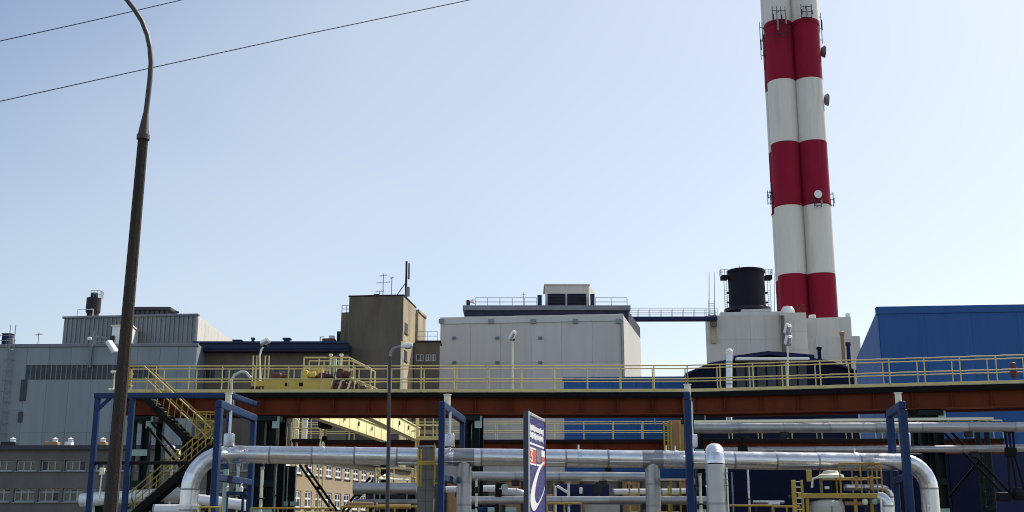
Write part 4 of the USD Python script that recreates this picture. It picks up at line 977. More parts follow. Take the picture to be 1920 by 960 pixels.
# ------------------------------------------------------------------ silver pipes
def arc(c, u, w, r, a0, a1, n=9):
    return [c + r * (u * math.cos(a) + w * math.sin(a)) for a in np.linspace(a0, a1, n)]
def run(t, a, b, r, fam, L=1.6, n=20, band=True):
    a, b = np.asarray(a, float), np.asarray(b, float); k = max(1, int(round(np.linalg.norm(b - a) / L)))
    for i in range(k):
        p, q = a + (b - a) * i / k, a + (b - a) * (i + 1) / k; d = unit(b - a)
        jm = MB().tube([p + d * .006, q - d * .006], r * (1 + rng.uniform(0, .012)), n)
        if abs(d[2]) < .5 and r > .2:                                # the lap joint along each sheet, with its screws
            an = rng.uniform(-.9, .5); o_ = (V(0, -1, 0) * math.cos(an) + V(0, 0, 1) * math.sin(an)) * r * 1.01
            jm.beam(p + o_ + d * .03, q + o_ - d * .03, .035, .012)
            for e in np.arange(.12, np.linalg.norm(q - p) - .05, .16): jm.box(p + d * e + o_ * 1.02, (.018, .018, .018))
        s = part(t, 'jacket_section', jm, variant(fam))
        if band: part(s, 'band', MB().tube([p - d * .03, p + d * .03], r * 1.024, n), M['jacket_band'])
def bend(t, pts, r, fam, seg=5, n=20):
    pts = np.asarray(pts); k = len(pts) - 1
    tn = np.gradient(pts, axis=0)
    for i in range(k):
        part(t, 'bend_segment', MB().tube([pts[i], pts[i + 1]], r * (1.006 if i % 2 else 1.0), n, True, tn[i:i + 2]), variant(fam))
Ym = 38.0
A, B = P(428, 852, Ym), P(1690, 866.5, Ym + .3); r = .285
MP = A
t = thing('main_pipe', 'fat silver main pipe crossing the view with bends at both ends', 'pipe', A * V(1, 1, 0))
run(t, A, B, r, 'pipe_jacket', 1.35, 28)
# left bend: forward and down
d = unit(B - A); R = 1.15
c = A + V(0, 0, -R)
pts = arc(c, V(0, 0, 1), unit(-d + V(.1, -.35, 0)), R, 0, math.pi / 2, 9)
bend(t, pts, r, 'pipe_jacket', n=28); run(t, pts[-1], pts[-1] + V(-.02, -.02, -2.0), r, 'pipe_jacket', .8, 28)
p = pts[-1]; part(t, 'flange', MB().tube([p + V(0, 0, -.62), p + V(0, 0, -.5)], r * 1.35, 28), M['galvanised'])
R = .85; c = B + V(0, 0, -R); pts = arc(c, V(0, 0, 1), d, R, 0, math.pi / 2, 9)
bend(t, pts, r, 'pipe_jacket', n=28); run(t, pts[-1], V(pts[-1][0], pts[-1][1], .1), r, 'pipe_jacket', .9, 28)
def onmain(px): return A + (B - A) * ((px - 428) / (1690 - 428))
for px in (868.5, 1221):
    o = onmain(px); run(t, V(o[0], o[1], .1), o + V(0, 0, -.1), .245, 'dull_jacket', .75, 24)
    part(t, 'saddle', MB().tube([o + V(-.34, 0, .0), o + V(.34, 0, .0)], r * 1.035, 28), M['jacket_band'])
for px in (600, 1080, 1245, 1262, 1600):
    o = onmain(px); part(t, 'pipe_clamp', MB().tube([o, o + d * .14], r * 1.05, 28), M['galvanised'])
    part(t, 'vent_nipple', MB().tube([o + V(.05, 0, r), o + V(.05, 0, r + .16)], .03, 8), M['galvanised'])
# pipe with the domed bend in front
a = P(1340.5, 866, 31); r2 = 17.5 / FPX * 31.3
t = thing('domed_pipe', 'upright silver pipe with a bright rounded bend on top', 'pipe', V(a[0], a[1], 0))
run(t, V(a[0], a[1], .1), a + V(0, 0, -.06), r2, 'dull_jacket', 1.0, 28)
Rb = .32; pts = arc(a + V(.055, Rb, -.06), V(-.055, -Rb, 0) / Rb, V(0, 0, 1), Rb, 0, math.pi / 2, 9); bend(t, pts, r2 * 1.02, 'pipe_jacket', n=28)
run(t, pts[-1], pts[-1] + V(.92, 5.4, 0), r2, 'pipe_jacket', 1.3, 24)
for k in range(3): part(t, 'step_iron', MB().tube([a + V(r2 - .02, -.12, -.3 - .16 * k), a + V(r2 + .05, -.2, -.3 - .16 * k), a + V(r2 + .05, .0, -.3 - .16 * k)], .014, 6), M['galvanised'])
part(t, 'side_tube', MB().tube([V(a[0] + r2 + .03, a[1] - .1, .1), a + V(r2 + .03, -.1, -.15)], .025, 8), M['galvanised'])
def pipe(lab, a, b, rpx, fam, L=1.8, flat=False, grp='slimmer silver pipes behind the main pipe', name='silver_pipe'):
    a, b = P(*a), P(*b)
    if flat: b[2] = a[2]
    r = rpx / FPX * (a[1] + b[1]) / 2; t = thing(name, lab, 'pipe', V(a[0], a[1], 0) * 1.0 + V(0, 0, a[2]), grp)
    run(t, a, b, r, fam, L, 20)
    m = a; n = max(2, int(np.linalg.norm(b - a) / 5))
    for k in range(n):
        c = a + (b - a) * (k + .5) / n
        part(t, 'pipe_shoe', MB().box(c + V(0, 0, -r - .09), (.3, .16, .18), .015), M['dark_steel'])
    return t, a, b, r
pu = pipe('upper silver pipe running right just below the rust red girder', (1300, 803, 44.5), (1990, 800, 43.5), 9.5, 'dull_jacket')
pv = pipe('thin silver pipe below the upper one at right', (1345, 845, 45.2), (1990, 840, 44.5), 6.5, 'dull_jacket')
pipe('silver pipe close below the main pipe in the middle', (885, 893, 44), (1212, 894, 44), 8.5, 'dull_jacket')
pipe('lowest long silver pipe with a sunlit top edge', (870, 938, 43), (1326, 938, 43), 7.5, 'dull_jacket')
pipe('dark bottomed silver pipe left of the grey riser', (664, 916, 44.5), (782, 916, 44.5), 10.5, 'dull_jacket')
pipe('thin grey pipe at the bottom left of the grey riser', (664, 941, 45), (786, 941, 45), 5, 'dull_jacket')
pipe('white sunlit pipe low down between the left blue legs', (350, 934, 42.2), (462, 948, 42.2), 10, 'white_jacket')
pipe('white pipe end behind the foot of the stairs', (150, 938, 47), (352, 925, 47), 12, 'white_jacket')
pipe('short white pipe under the left bend', (290, 957, 40), (372, 957, 40), 11, 'white_jacket')
pipe('pale yellowish pipe behind the sign', (835, 918, 52), (935, 916, 52), 6, 'white_jacket')
pipe('short bright pipe between the round supports', (1150, 922, 52), (1330, 921, 52), 5, 'white_jacket')
t, a, b, r = pipe('sloping white pipe disappearing behind the sign', (930, 921, 50), (968, 923, 50), 7, 'white_jacket')
bend(t, [b, b + V(.2, 0, -.05), b + V(.38, 0, -.18), b + V(.5, 0, -.36), b + V(.58, 0, -.6)], r, 'white_jacket')
t, a, b, r = pipe('white pipe dropping behind the domed upright pipe', (1296, 913, 49), (1312, 915, 49), 8, 'white_jacket')
bend(t, [b, b + V(.2, 0, -.06), b + V(.4, 0, -.2), b + V(.55, 0, -.4), b + V(.62, 0, -.7)], r, 'white_jacket')
a, b = P(1300, 793, 45.4), P(1860, 787, 45.0)
t = thing('cable_tray', 'thin pale cable tray just above the upper right pipe', 'cable tray', a)
q = MB().beam(a, b, .3, .04, .01); q.beam(a + V(0, -.15, .04), b + V(0, -.15, .04), .02, .1); part(t, 'tray', q, M['cream_paint'])
for k in range(10): c = a + (b - a) * (k + .5) / 10; part(t, 'bracket', MB().box(c + V(0, 0, -.1), (.06, .3, .16)), M['grey_steel'])
# the hanger with hoses under the right pipes
a = P(1885, 806, 44.0)
t = thing('pipe_hanger', 'dark hanger frame with hoses on the right pipes', 'pipe hanger', a - V(0, 0, 3))
part(t, 'clamp', MB().box(a + V(0, -.3, 0), (.4, .12, .3), .03), M['brace_dark']); part(t, 'clamp', MB().box(a + V(0, -.3, -.85), (.45, .12, .35), .03), M['brace_dark'])
for k, (x0, x1) in enumerate(((-.15, -.2), (.0, .1), (.15, .42))): part(t, 'hose', MB().tube([a + V(x0, -.3, -.1), a + V(x0 * .8, -.32, -1), a + V(x1, -.3, -2.4)], .045, 8), M['brace_dark'])
part(t, 'valve', MB().lathe(a + V(.1, -.3, -2.4), [(0, -.25), (.25, -.15), (.25, .15), (0, .25)], 14, (1, 0, 0)).box(a + V(-.4, -.2, -2.5), (.5, .3, .35), .05), M['black_steel'])
t = thing('shutoff_valve', 'dark shut-off valve on the right pipe below the runway', 'valve', P(1392, 842, 44))
c = P(1392, 830, 44); part(t, 'spindle', MB().tube([c + V(0, 0, -.3), c + V(0, 0, .2)], .04, 8), M['brace_dark']); part(t, 'wheel', MB().lathe(c + V(0, 0, .2), [(.1, -.03), (.24, -.03), (.24, .03), (.1, .03), (.1, -.03)], 18), M['brace_dark']); part(t, 'body', MB().lathe(c + V(0, 0, -.3), [(0, -.2), (.22, -.15), (.22, .15), (0, .2)], 14, (1, 0, 0)), M['brace_dark'])
# ------------------------------------------------------------------ second, farther runway
Y2 = 72.0; z2 = P(1100, 826, Y2)[2]
def D2(px, off=0, dz=0): p = P(px, 826, Y2 - (px - 545) * .0012); return V(p[0], p[1] + off, z2 + dz)
A, B = D2(545), D2(1882)
t = thing('far_runway', 'second farther crane runway with pale yellow rails and red girder', 'crane runway', A * V(1, 1, 0))
w = MB(); w.beam(A + V(0, .25, -.5), B + V(0, .25, -.5), .03, .66); w.beam(A + V(0, .25, -.86), B + V(0, .25, -.86), .42, .06, .01); w.beam(A + V(0, .25, -.18), B + V(0, .25, -.18), .42, .06, .01)
g = part(t, 'girder', w, M['girder_red'])
for k in range(24): c = A + (B - A) * k / 23; part(g, 'stiffener', MB().box(c + V(0, .13, -.52), (.03, .17, .6)), M['girder_red'])
part(t, 'deck', MB().beam(A + V(0, .8, -.08), B + V(0, .8, -.08), 1.7, .09, .01), M['brace_dark'])
part(t, 'deck_edge', MB().beam(A + V(0, -.1, -.08), B + V(0, -.1, -.08), .06, .2, .01), M['brace_dark'])
railing(t, [A, B], 1.1, 1.8, M['rail_yellow'], .03, 'front_railing', toe=0)
railing(t, [A + V(.1, 1.6, 0), B + V(.1, 1.6, 0)], 1.1, 1.8, M['rail_yellow'], .028, 'rear_railing')
for px in (720, 1140, 1560, 1850):
    c = D2(px, .3); part(t, 'column', MB().ibeam(V(c[0], c[1], 0), V(c[0], c[1], z2 - .9), .45, .4, .04, up=(1, 0, 0)), M['column_green'])
# crane end stop platform on the far runway
t = thing('ladder_tower', 'yellow framed ladder head with ochre panel on the far walkway', 'ladder', D2(1255, -.5) * V(1, 1, 0))
c = D2(1262, -.55)
part(t, 'panel', MB().box((c[0] + .2, c[1] + .1, z2 + .2), (1.0, .1, 1.9), .03), M['column_brown'])
for px in (1243, 1250, 1256, 1272):
    q = D2(px, -.7); part(t, 'stile', MB().tube([V(q[0], q[1], z2 - 1.2), V(q[0], q[1], z2 + 1.0)], .05, 8), M['stair_yellow'])
for k in range(7): a, b = D2(1243, -.7), D2(1256, -.7); part(t, 'rung', MB().tube([V(a[0], a[1], z2 - 1 + k * .3), V(b[0], b[1], z2 - 1 + k * .3)], .03, 6), M['stair_yellow'])
q = MB(); a, b = D2(1228, -.2), D2(1278, -.2); q.tube([V(a[0], a[1], z2 + .9), V(a[0], a[1], z2 + 1.6), V(b[0], b[1], z2 + 1.6), V(b[0], b[1], z2 + .9)], .04, 8); part(t, 'hoop', q, M['grey_steel'])
a = P(1140, 837, 71.4)
def landing(lab, x0, x1, ytop, Y, dep, h=1.05, mname='stair_yellow', dk='crane_yellow', legs=True, step=.6, name='service_platform'):
    a, b = P(x0, ytop, Y), P(x1, ytop, Y); b[2] = a[2]
    t = thing(name, lab, 'platform', V(a[0], a[1], 0), 'small yellow service platforms')
    part(t, 'deck', MB().beam(a + V(0, dep / 2, -.06), b + V(0, dep / 2, -.06), dep, .07, .01), M['dark_steel'])
    part(t, 'edge_beam', MB().beam(a + V(0, -.03, -.1), b + V(0, -.03, -.1), .06, .2, .01), M[dk])
    railing(t, [a + V(0, dep, 0), a, b, b + V(0, dep, 0)], h, step, M[mname], .028)
    if legs:
        for c in (a, b):
            for o in (.05, dep - .05): part(t, 'leg', MB().beam(V(c[0], c[1] + o, 0), c + V(0, o, -.1), .1, .1, .01, up=(1, 0, 0)), M[mname])
    return t, a, b
landing('olive yellow platform between the crane girder and second blue frame', 780, 828, 818, 60, 1.5, 1.1, 'rail_yellow', 'rail_yellow', step=.5)
landing('yellow railed platform left of the first far trestle below the red girder', 548, 600, 823, 66, 1.5, 1.2, 'rail_yellow', 'brace_dark', step=.5)
# lattice on far platform at left: white uprights
for px, lb in ((556, 'left cream cabinet on the far walkway end'), (572, 'right cream cabinet on the far walkway end')):
    a = D2(px, -.25); single('control_cabinet', MB().box(V(a[0], a[1], z2 + .65), (.3, .3, 1.2), .03).box(V(a[0], a[1], z2 + 1.3), (.36, .36, .08), .02), M['cream_paint'], lb, 'cabinet', 'cream cabinets on the far walkway')

# ------------------------------------------------------------------ grey riser with caged ladder
a = P(800, 842, 36.6); w = 30 / FPX * 36.6
t = thing('grey_riser', 'square grey insulated duct riser between main pipe and blue frame', 'duct', V(a[0], a[1], 0))
zt_ = P(800, 800 + 40, 36.6)[2]
n = 12
for k in range(n):
    z0, z1_ = zt_ * k / n, zt_ * (k + 1) / n
    for j in range(2):
        part(t, 'cladding_sheet', MB().obox(V(a[0], a[1], 0), np.eye(3), (-w / 2 + j * w / 2 + .0015, -.2 - rng.uniform(0, .008), z0 + .0015), (-w / 2 + (j + 1) * w / 2 - .0015, .3, z1_ - .0015), .004), M['riser_sheet'])
part(t, 'top_cap', MB().obox(V(a[0], a[1], zt_), np.eye(3), (-w / 2 - .03, -.24, .003), (w / 2 + .03, .34, .06), .01), M['grey_steel'])
l0, l1 = P(784, 912, 36.1), P(784, 842, 36.1); m0, m1 = P(815, 906, 36.1), P(815, 832, 36.1)
t = thing('riser_ladder', 'yellow ladder frame clamped in front of the grey riser', 'ladder', l0)
for p, q in ((l0, l1), (l0 + V(.09, 0, 0), l1 + V(.09, 0, 0)), (m0, m1)): part(t, 'stile', MB().beam(p, q, .045, .045, .008, up=(1, 0, 0)), M['stair_yellow'])
for py in (866, 870): p, q = P(782, py, 36.1), P(818, py, 36.1); part(t, 'cross_bar', MB().beam(p, q, .05, .05, .008), M['stair_yellow'])
for k in range(8): z = l0[2] + .1 + k * .14; part(t, 'rung', MB().tube([V(l0[0], l0[1], z), V(l0[0] + .09, l0[1], z)], .012, 6), M['stair_yellow'])
part(t, 'foot_bracket', MB().box(m0 + V(.05, 0, 0), (.16, .08, .06), .01), M['stair_yellow'])

# platform with sloping white canopy below the main pipe
t, a, b = landing('pale yellow railed platform under the main pipe by the small lamp', 704, 772, 908, 46.5, 1.4, .62, 'rail_yellow', 'crane_yellow', False, .7)
c0_, c1_ = P(708, 897, 46.2), P(768, 900, 46.2)
t = thing('valve_canopy', 'shallow white canopy over the valves under the main pipe', 'canopy', c0_)
q = MB().slab([c0_, c1_, c1_ + V(-.2, .9, .12), c0_ + V(.35, .9, .3)], (0, 0, -.04)); part(t, 'roof', q, M['cream_paint'])
for c in (c0_ + V(.1, .1, 0), c1_ + V(-.1, .1, 0)): part(t, 'post', MB().tube([c + V(0, 0, -.04), V(c[0], c[1], 0)], .03, 8), M['grey_steel'])
# diagonal struts in front of the office
for (x0, y0, x1, y1, Y, lb) in ((562, 872, 622, 958, 52, 'pair of dark struts leaning left in front of the beige office wall'), (694, 895, 640, 960, 50, 'pair of dark struts leaning right toward the lower pipes')):
    t = thing('strut_pair', lb, 'strut', P(x1, y1, Y))
    for o in (0, 10):
        part(t, 'strut', MB().beam(P(x0 + o, y0, Y), P(x1 + o, y1, Y), .1, .1, .01), M['brace_dark'])
    part(t, 'tie_plate', MB().beam(P((x0 + x1) / 2, (y0 + y1) / 2, Y - .08), P((x0 + x1) / 2 + 10, (y0 + y1) / 2, Y - .08), .06, .14, .01), M['brace_dark'])
# slim pale columns near the office corner
a = P(536, 870, 49.5)
for px, w, mname, lb in ((532, .42, 'column_green', 'dark green column below the main pipe nearest the office corner'), (549, .3, 'column_green', 'second dark green column below the main pipe by the office')):
    a = P(px, 880, 50.5); t = thing('green_post', lb, 'column', V(a[0], a[1], 0), 'dark posts before the office corner')
    part(t, 'shaft', MB().ibeam(V(a[0], a[1], 0), V(a[0], a[1], 4.1), w, w, .03, up=(1, 0, 0)), M[mname])
    part(t, 'batten_plate', MB().box((a[0] + .15, a[1] - .25, P(px, 945, 50.5)[2]), (.5, .04, .2), .01), M['gusset_green'])
    part(t, 'sun_edge_strip', MB().box((a[0] + w / 2 + .02, a[1] - w / 2, 2.05), (.04, .04, 4.0), .008), M['gusset_green'])  # pale strip painting the sunlight caught along the right flange
# low yellow railings along the bottom edge
def low_rail(lab, x0, x1, y, Y, h=.95, step=.9, drop=0, mname='stair_yellow'):
    a, b = P(x0, y, Y), P(x1, y + drop, Y); 
    t = thing('guard_rail', lab, 'guard rail', V(a[0], a[1], 0), 'low yellow guard rails along the bottom')
    r_ = part(t, 'top_rail', MB().tube([a, b], .03, 8), M[mname]); part(t, 'mid_rail', MB().tube([a - V(0, 0, .35), b - V(0, 0, .35)], .024, 8), M[mname])
    n = max(2, int(np.linalg.norm(b - a) / step))
    for k in range(n + 1):
        c = a + (b - a) * k / n; part(r_, 'rail_post', MB().tube([c, V(c[0], c[1], 0)], .028, 8), M[mname])
low_rail('low yellow guard rail under the left bend', 374, 412, 951, 33)
low_rail('low yellow guard rail between the left blue frame and the struts', 470, 625, 953, 40)
low_rail('low yellow guard rail with rusty pipes below the grey pipe', 640, 790, 950, 41)
low_rail('low yellow guard rail right of the sign', 1026, 1090, 944, 42)
low_rail('low yellow guard rail right of the domed pipe', 1362, 1448, 948, 40, drop=0)
low_rail('low yellow guard rail just left of the yellow tank platform', 1450, 1500, 950, 40)
for x0, x1, y, Y, m_, lb in ((652, 700, 946, 42.5, 'column_brown', 'rusty brown pipe piece above the low rail'), (705, 770, 950, 42.5, 'column_brown', 'longer rusty brown pipe below the grey pipes'), (1092, 1160, 951, 44, 'tank_paint', 'beige box shaped duct at the bottom right of the sign')):
    a, b = P(x0, y, Y), P(x1, y, Y); mb = MB().tube([a, b], .09, 14)
    t = thing('rusty_pipe' if m_ == 'column_brown' else 'beige_duct', lb, 'pipe', a)
    part(t, 'pipe', mb if m_ == 'column_brown' else MB().beam(a, b, .6, .7, .03), M[m_]); part(t, 'flange', MB().tube([a, a + V(.06, 0, 0)], .14 if m_ == 'column_brown' else .42, 14), M['insulator_brown' if m_ == 'column_brown' else 'grey_steel'])
# ochre caged ladders between pipes
for k, (px, Y, y0, y1, lb) in enumerate(((1190, 50, 905, 960, 'small yellow ladder left of the right round support'), (1246, 50, 912, 962, 'yellow ladder post right of the round support'), (1030, 50, 905, 935, 'short yellow cabinet post right of the sign'),
                             (1268, 49.5, 900, 962, 'thin ochre ladder between round support and domed pipe'))):
    a, b = P(px, y1, Y), P(px, y0, Y); t = thing('yellow_ladder', lb, 'ladder', V(a[0], a[1], 0), 'yellow ladders between the lower pipes')
    for s in (-.2, .2): part(t, 'stile', MB().beam(V(a[0] + s, a[1], 0), V(a[0] + s, a[1], b[2]), .07, .07, .01, up=(1, 0, 0)), M['stair_yellow'])
    for j in range(8): z = .4 + j * .35; part(t, 'rung', MB().tube([V(a[0] - .2, a[1], z), V(a[0] + .2, a[1], z)], .025, 6), M['rail_yellow'])
a, b = P(835, 898, 66), P(1345, 898, 66); b[2] = a[2]
t = thing('low_wall', 'low brown wall of concrete panels behind the lower pipes', 'wall', V((a[0] + b[0]) / 2, 66, 0)); Fw = Face(a, b)
for k in range(14):
    q = MB(); Fw.box(q, k * Fw.L / 14 + .015, (k + 1) * Fw.L / 14 - .015, .02, a[2] - .12, 0, .15, .02); part(t, 'wall_panel', q, M['brown_concrete' if k % 3 else 'column_brown'])
    q = MB(); Fw.box(q, k * Fw.L / 14 - .1, k * Fw.L / 14 + .1, .01, a[2] - .1, -.08, -.004, .02); part(t, 'wall_post', q, M['dark_steel'])
q = MB(); Fw.box(q, -.1, Fw.L + .1, a[2] - .11, a[2], -.1, .2, .02); part(t, 'coping', q, M['tower_render'])
# blue pump house behind, dark tanks
a = P(1060, 930, 58); t = thing('pump_shed', 'small blue shed with a white gable edge behind the lower pipe', 'shed', V(a[0], a[1], 0))
x0, x1 = P(1040, 930, 58)[0], P(1142, 930, 58)[0]; zr = P(1045, 910, 58)[2]; zl_ = P(1070, 926, 58)[2]
part(t, 'wall', MB().prism([V(x0, 58, 0), V(x1, 58, 0), V(x1, 62, 0), V(x0, 62, 0)], 0, P(1100, 908, 58)[2]), M['navy'])
part(t, 'gable_edge', MB().beam(P(1044, 911, 57.8), P(1068, 926, 57.8), .1, .12, .01), M['white_paint']); part(t, 'corner_post', MB().beam(P(1041, 911, 57.8), V(x0 + .05, 57.8, 0), .12, .12, .01, up=(1, 0, 0)), M['white_paint'])
part(t, 'lamp', MB().box(P(1089, 920, 57.8), (.16, .16, .3), .03), M['white_paint'])
a = P(932, 912, 43); t = thing('dark_valve', 'dark valve assembly left of the sign between two pipes', 'valve', V(a[0], a[1], 0))
part(t, 'column', MB().tube([V(a[0], a[1], 0), P(932, 905, 43)], .07, 10), M['brace_dark']); part(t, 'bonnet', MB().box(P(940, 910, 43), (.34, .24, .22), .04).box(P(936, 925, 43), (.2, .2, .3), .03), M['brace_dark']); part(t, 'wheel', MB().lathe(P(946, 914, 42.8), [(0, -.03), (.13, -.03), (.13, .03), (0, .03)], 16, (0, 1, 0)), M['gusset_green'])
for px, lb in ((905, 'left small blue pump casing by the bottom edge'), (917, 'right small pale blue pump casing by the bottom edge'), (958, 'pale green motor casing by the bottom edge left of the sign')):
    c = P(px, 958, 46); t = thing('pump', lb, 'pump', V(c[0], c[1], 0), 'small pumps by the bottom edge')
    part(t, 'casing', MB().lathe(c, [(0, -.22), (.15, -.2), (.15, .2), (0, .22)], 16, (1, 0, 0)), M['frame_blue' if px == 905 else 'gusset_green']); part(t, 'stand', MB().box((c[0], c[1], c[2] / 2 - .1), (.24, .24, c[2] - .2), .02), M['dark_steel'])
t = thing('valve_rack', 'small pale blue valve rack between the left blue legs', 'valve rack', P(440, 925, 38.9) * V(1, 1, 0))
a, b = P(423, 925, 38.9), P(462, 925, 38.9)
part(t, 'rail', MB().beam(a, b, .12, .12, .01), M['frame_blue'])
for px in (426, 452): c = P(px, 917, 38.9); part(t, 'valve', MB().lathe(c, [(0, -.1), (.07, -.08), (.07, .05), (.03, .1), (.03, .2), (0, .2)], 12), M['white_paint'])
c = P(424, 900, 38.9); part(t, 'riser', MB().tube([V(c[0], c[1], .2), P(424, 880, 38.9)], .09, 10), M['gusset_green'])
for px in (426, 456): c = P(px, 925, 38.9); part(t, 'leg', MB().beam(V(c[0], c[1], 0), c, .08, .08, .01, up=(1, 0, 0)), M['frame_blue'])
c = P(186, 936, 47.6); t = thing('white_cabinet', 'white cabinet with green front at lower left behind the lamp post', 'cabinet', V(c[0], c[1], 0))
part(t, 'casing', MB().box((c[0], c[1], c[2] / 2 + .1), (.62, .5, c[2] + .2), .03), M['white_paint']); part(t, 'door', MB().box((c[0] + .12, c[1] - .26, c[2] / 2), (.34, .03, c[2] - .2), .01), M['column_green']); part(t, 'warning_plate', MB().box((c[0] + .2, c[1] - .285, c[2] - .2), (.14, .02, .2), .005), M['bright_red'])
c = P(324, 852, 50); t = thing('cream_box', 'small cream equipment box under the stair brace', 'box', c)
part(t, 'casing', MB().box(c, (.55, .4, .42), .03), M['cream_paint']); part(t, 'conduit', MB().tube([c + V(0, 0, -.2), V(c[0], c[1], 0)], .04, 8), M['galvanised']); part(t, 'cap', MB().box(c + V(-.1, 0, .3), (.3, .3, .14), .03), M['white_paint'])

# ------------------------------------------------------------------ tank platform, lower right
Y = 37.0
a, b = P(1496, 924, Y), P(1655, 924, Y); b[2] = a[2]
t = thing('tank_platform', 'yellow steel platform with rails above the beige tank', 'platform', V(a[0], a[1], 0))
part(t, 'deck', MB().beam(a + V(0, .7, -.08), b + V(0, .7, -.08), 1.4, .07, .01), M['dark_steel']); part(t, 'edge_beam', MB().beam(a + V(0, -.03, -.09), b + V(0, -.03, -.09), .07, .16, .01), M['stair_yellow'])
railing(t, [P(1577, 924, Y) * V(1, 1, 0) + V(0, 0, a[2]), b, b + V(0, 1.4, 0), a + V(1.1, 1.4, 0)], .92, .55, M['ochre'], .026, mid=1)
for px in (1516, 1578, 1606, 1637): c = P(px, 950, Y); part(t, 'leg', MB().beam(V(c[0], c[1] + .1, 0), V(c[0], c[1] + .1, a[2] - .1), .1, .1, .01, up=(1, 0, 0)), M['stair_yellow'])
c = P(1517, 892, Y - .2); part(t, 'gate_plate', MB().box(c, (.17, .05, .36), .01), M['stair_yellow'])
for px in (1606, 1634): c = P(px, 905, Y - .1); part(t, 'bracket_plate', MB().box(c, (.1, .05, .42), .01), M['column_brown'])
la = P(1490, 948, Y - .3); lt = P(1490, 900, Y - .3); lb_ = P(1506, 900, Y - .3)
for p, w_ in ((la, .14), (la + V(.26, 0, 0), .07)): part(t, 'ladder_stile', MB().beam(V(p[0], p[1], 0), V(p[0], p[1], lt[2]), w_, .06, .01, up=(0, 1, 0)), M['stair_yellow'])
for k in range(8): z = lt[2] - .05 - k * .17; part(t, 'ladder_rung', MB().tube([V(la[0], la[1], z), V(la[0] + .26, la[1], z)], .016, 6), M['cream_paint'])
c = P(1558, 897, Y + .5); t = thing('white_cowl', 'pale ribbed cowl on the yellow tank platform', 'cowl', c)
q = MB().lathe(c, [(.42, 0), (.40, .1), (.26, .16), (.22, .24), (0, .26)], 24); part(t, 'cowl', q, M['cream_paint'])
for s in (-.3, .3): part(t, 'leg', MB().tube([c + V(s, 0, 0), c + V(s, 0, -.45)], .025, 6), M['grey_steel'])
part(t, 'arm', MB().tube([c + V(-.35, 0, .05), c + V(-.62, -.1, -.02), c + V(-.65, -.1, -.3)], .04, 8), M['cream_paint'])
part(t, 'valve', MB().box(c + V(-.2, -.2, -.3), (.14, .12, .1), .02), M['white_paint'])
c = P(1560, 940, Y - .4); R = 31 / FPX * Y
t = thing('beige_tank', 'rounded beige tank under the yellow platform', 'tank', V(c[0], c[1], 0))
part(t, 'shell', MB().lathe(V(c[0], c[1] + .6, 0), [(R, .05), (R, c[2] - .14), (R * .93, c[2] + .0), (R * .7, c[2] + .05), (0, c[2] + .08)], 32), M['tank_paint'])
part(t, 'seam_strip', MB().box((c[0], c[1] + .6 - R - .005, c[2] / 2), (.05, .03, c[2] - .3), .005), M['grey_steel'])
part(t, 'manifold', MB().tube([V(c[0] + R, c[1] + .5, c[2] - .05), V(c[0] + R + .7, c[1] + .5, c[2] - .05)], .07, 10), M['insulator_brown'])
a, b = P(1585, 914, Y + 1.0), P(1652, 914, Y + 1.0); r = .09
t = thing('white_elbow_pipe', 'white pipe with an elbow right of the yellow platform', 'pipe', a)
run(t, a, b, r, 'pipe_jacket', .5, 16)
pts = arc(b + V(0, 0, -.3), V(0, 0, 1), V(1, 0, 0), .3, 0, math.pi / 2, 6); bend(t, pts, r, 'pipe_jacket', n=16); run(t, pts[-1], V(pts[-1][0], pts[-1][1], .1), r, 'pipe_jacket', .6, 16)
a = P(1668, 938, 35.2); r = .17; t = thing('silver_elbow', 'fat short silver elbow beside the right blue leg', 'pipe', V(a[0], a[1], 0))
p0 = a + V(-.16, .55, .02); pts = arc(p0 + V(.0, 0, -.18), V(0, 0, 1), V(.9, -.45, 0), .26, 0, math.pi / 2, 7); bend(t, pts, r, 'pipe_jacket', n=20); run(t, pts[-1], V(pts[-1][0], pts[-1][1], .1), r, 'pipe_jacket', .5, 20)
part(t, 'support_post', MB().beam(V(a[0] - .26, a[1], 0), V(a[0] - .26, a[1], a[2] + .1), .05, .05, .008, up=(1, 0, 0)), M['white_paint'])
for px, py, lb in ((1622, 941, 'left pale globe valve under the yellow platform'), (1640, 940, 'right pale green globe valve under the yellow platform')):
    c = P(px, py, Y); t = thing('globe_valve', lb, 'valve', c, 'pale globe valves')
    part(t, 'globe', MB().lathe(c, [(0, -.11), (.07, -.08), (.1, 0), (.07, .08), (0, .11)], 14), M['cream_paint' if px == 1622 else 'gusset_green']); part(t, 'stem', MB().tube([c, c + V(0, 0, .2)], .02, 6), M['grey_steel']); part(t, 'stand', MB().tube([V(c[0], c[1], 0), c], .035, 8), M['dark_steel'])
for x0, x1, y, Yx, lb in ((1412, 1470, 941, 43, 'thin grey pipe low down right of the domed pipe'), (1440, 1462, 945, 42.5, 'tiny grey stub pipe near the dark navy block')):
    a, b = P(x0, y, Yx), P(x1, y, Yx); t = thing('thin_pipe', lb, 'pipe', a); part(t, 'pipe', MB().tube([a, b], .06, 10), M['galvanised']); part(t, 'stand', MB().tube([V(a[0] + .1, a[1], 0), a + V(.1, 0, 0)], .03, 8), M['dark_steel'])
a, b = P(1372, 885, 45), P(1372, 958, 45)
single('thin_mast', MB().tube([V(a[0], a[1], 0), a], .03, 8).box(V(a[0], a[1], .04), (.3, .3, .08), .01), M['grey_steel'], 'thin grey upright just right of the domed pipe', 'post')
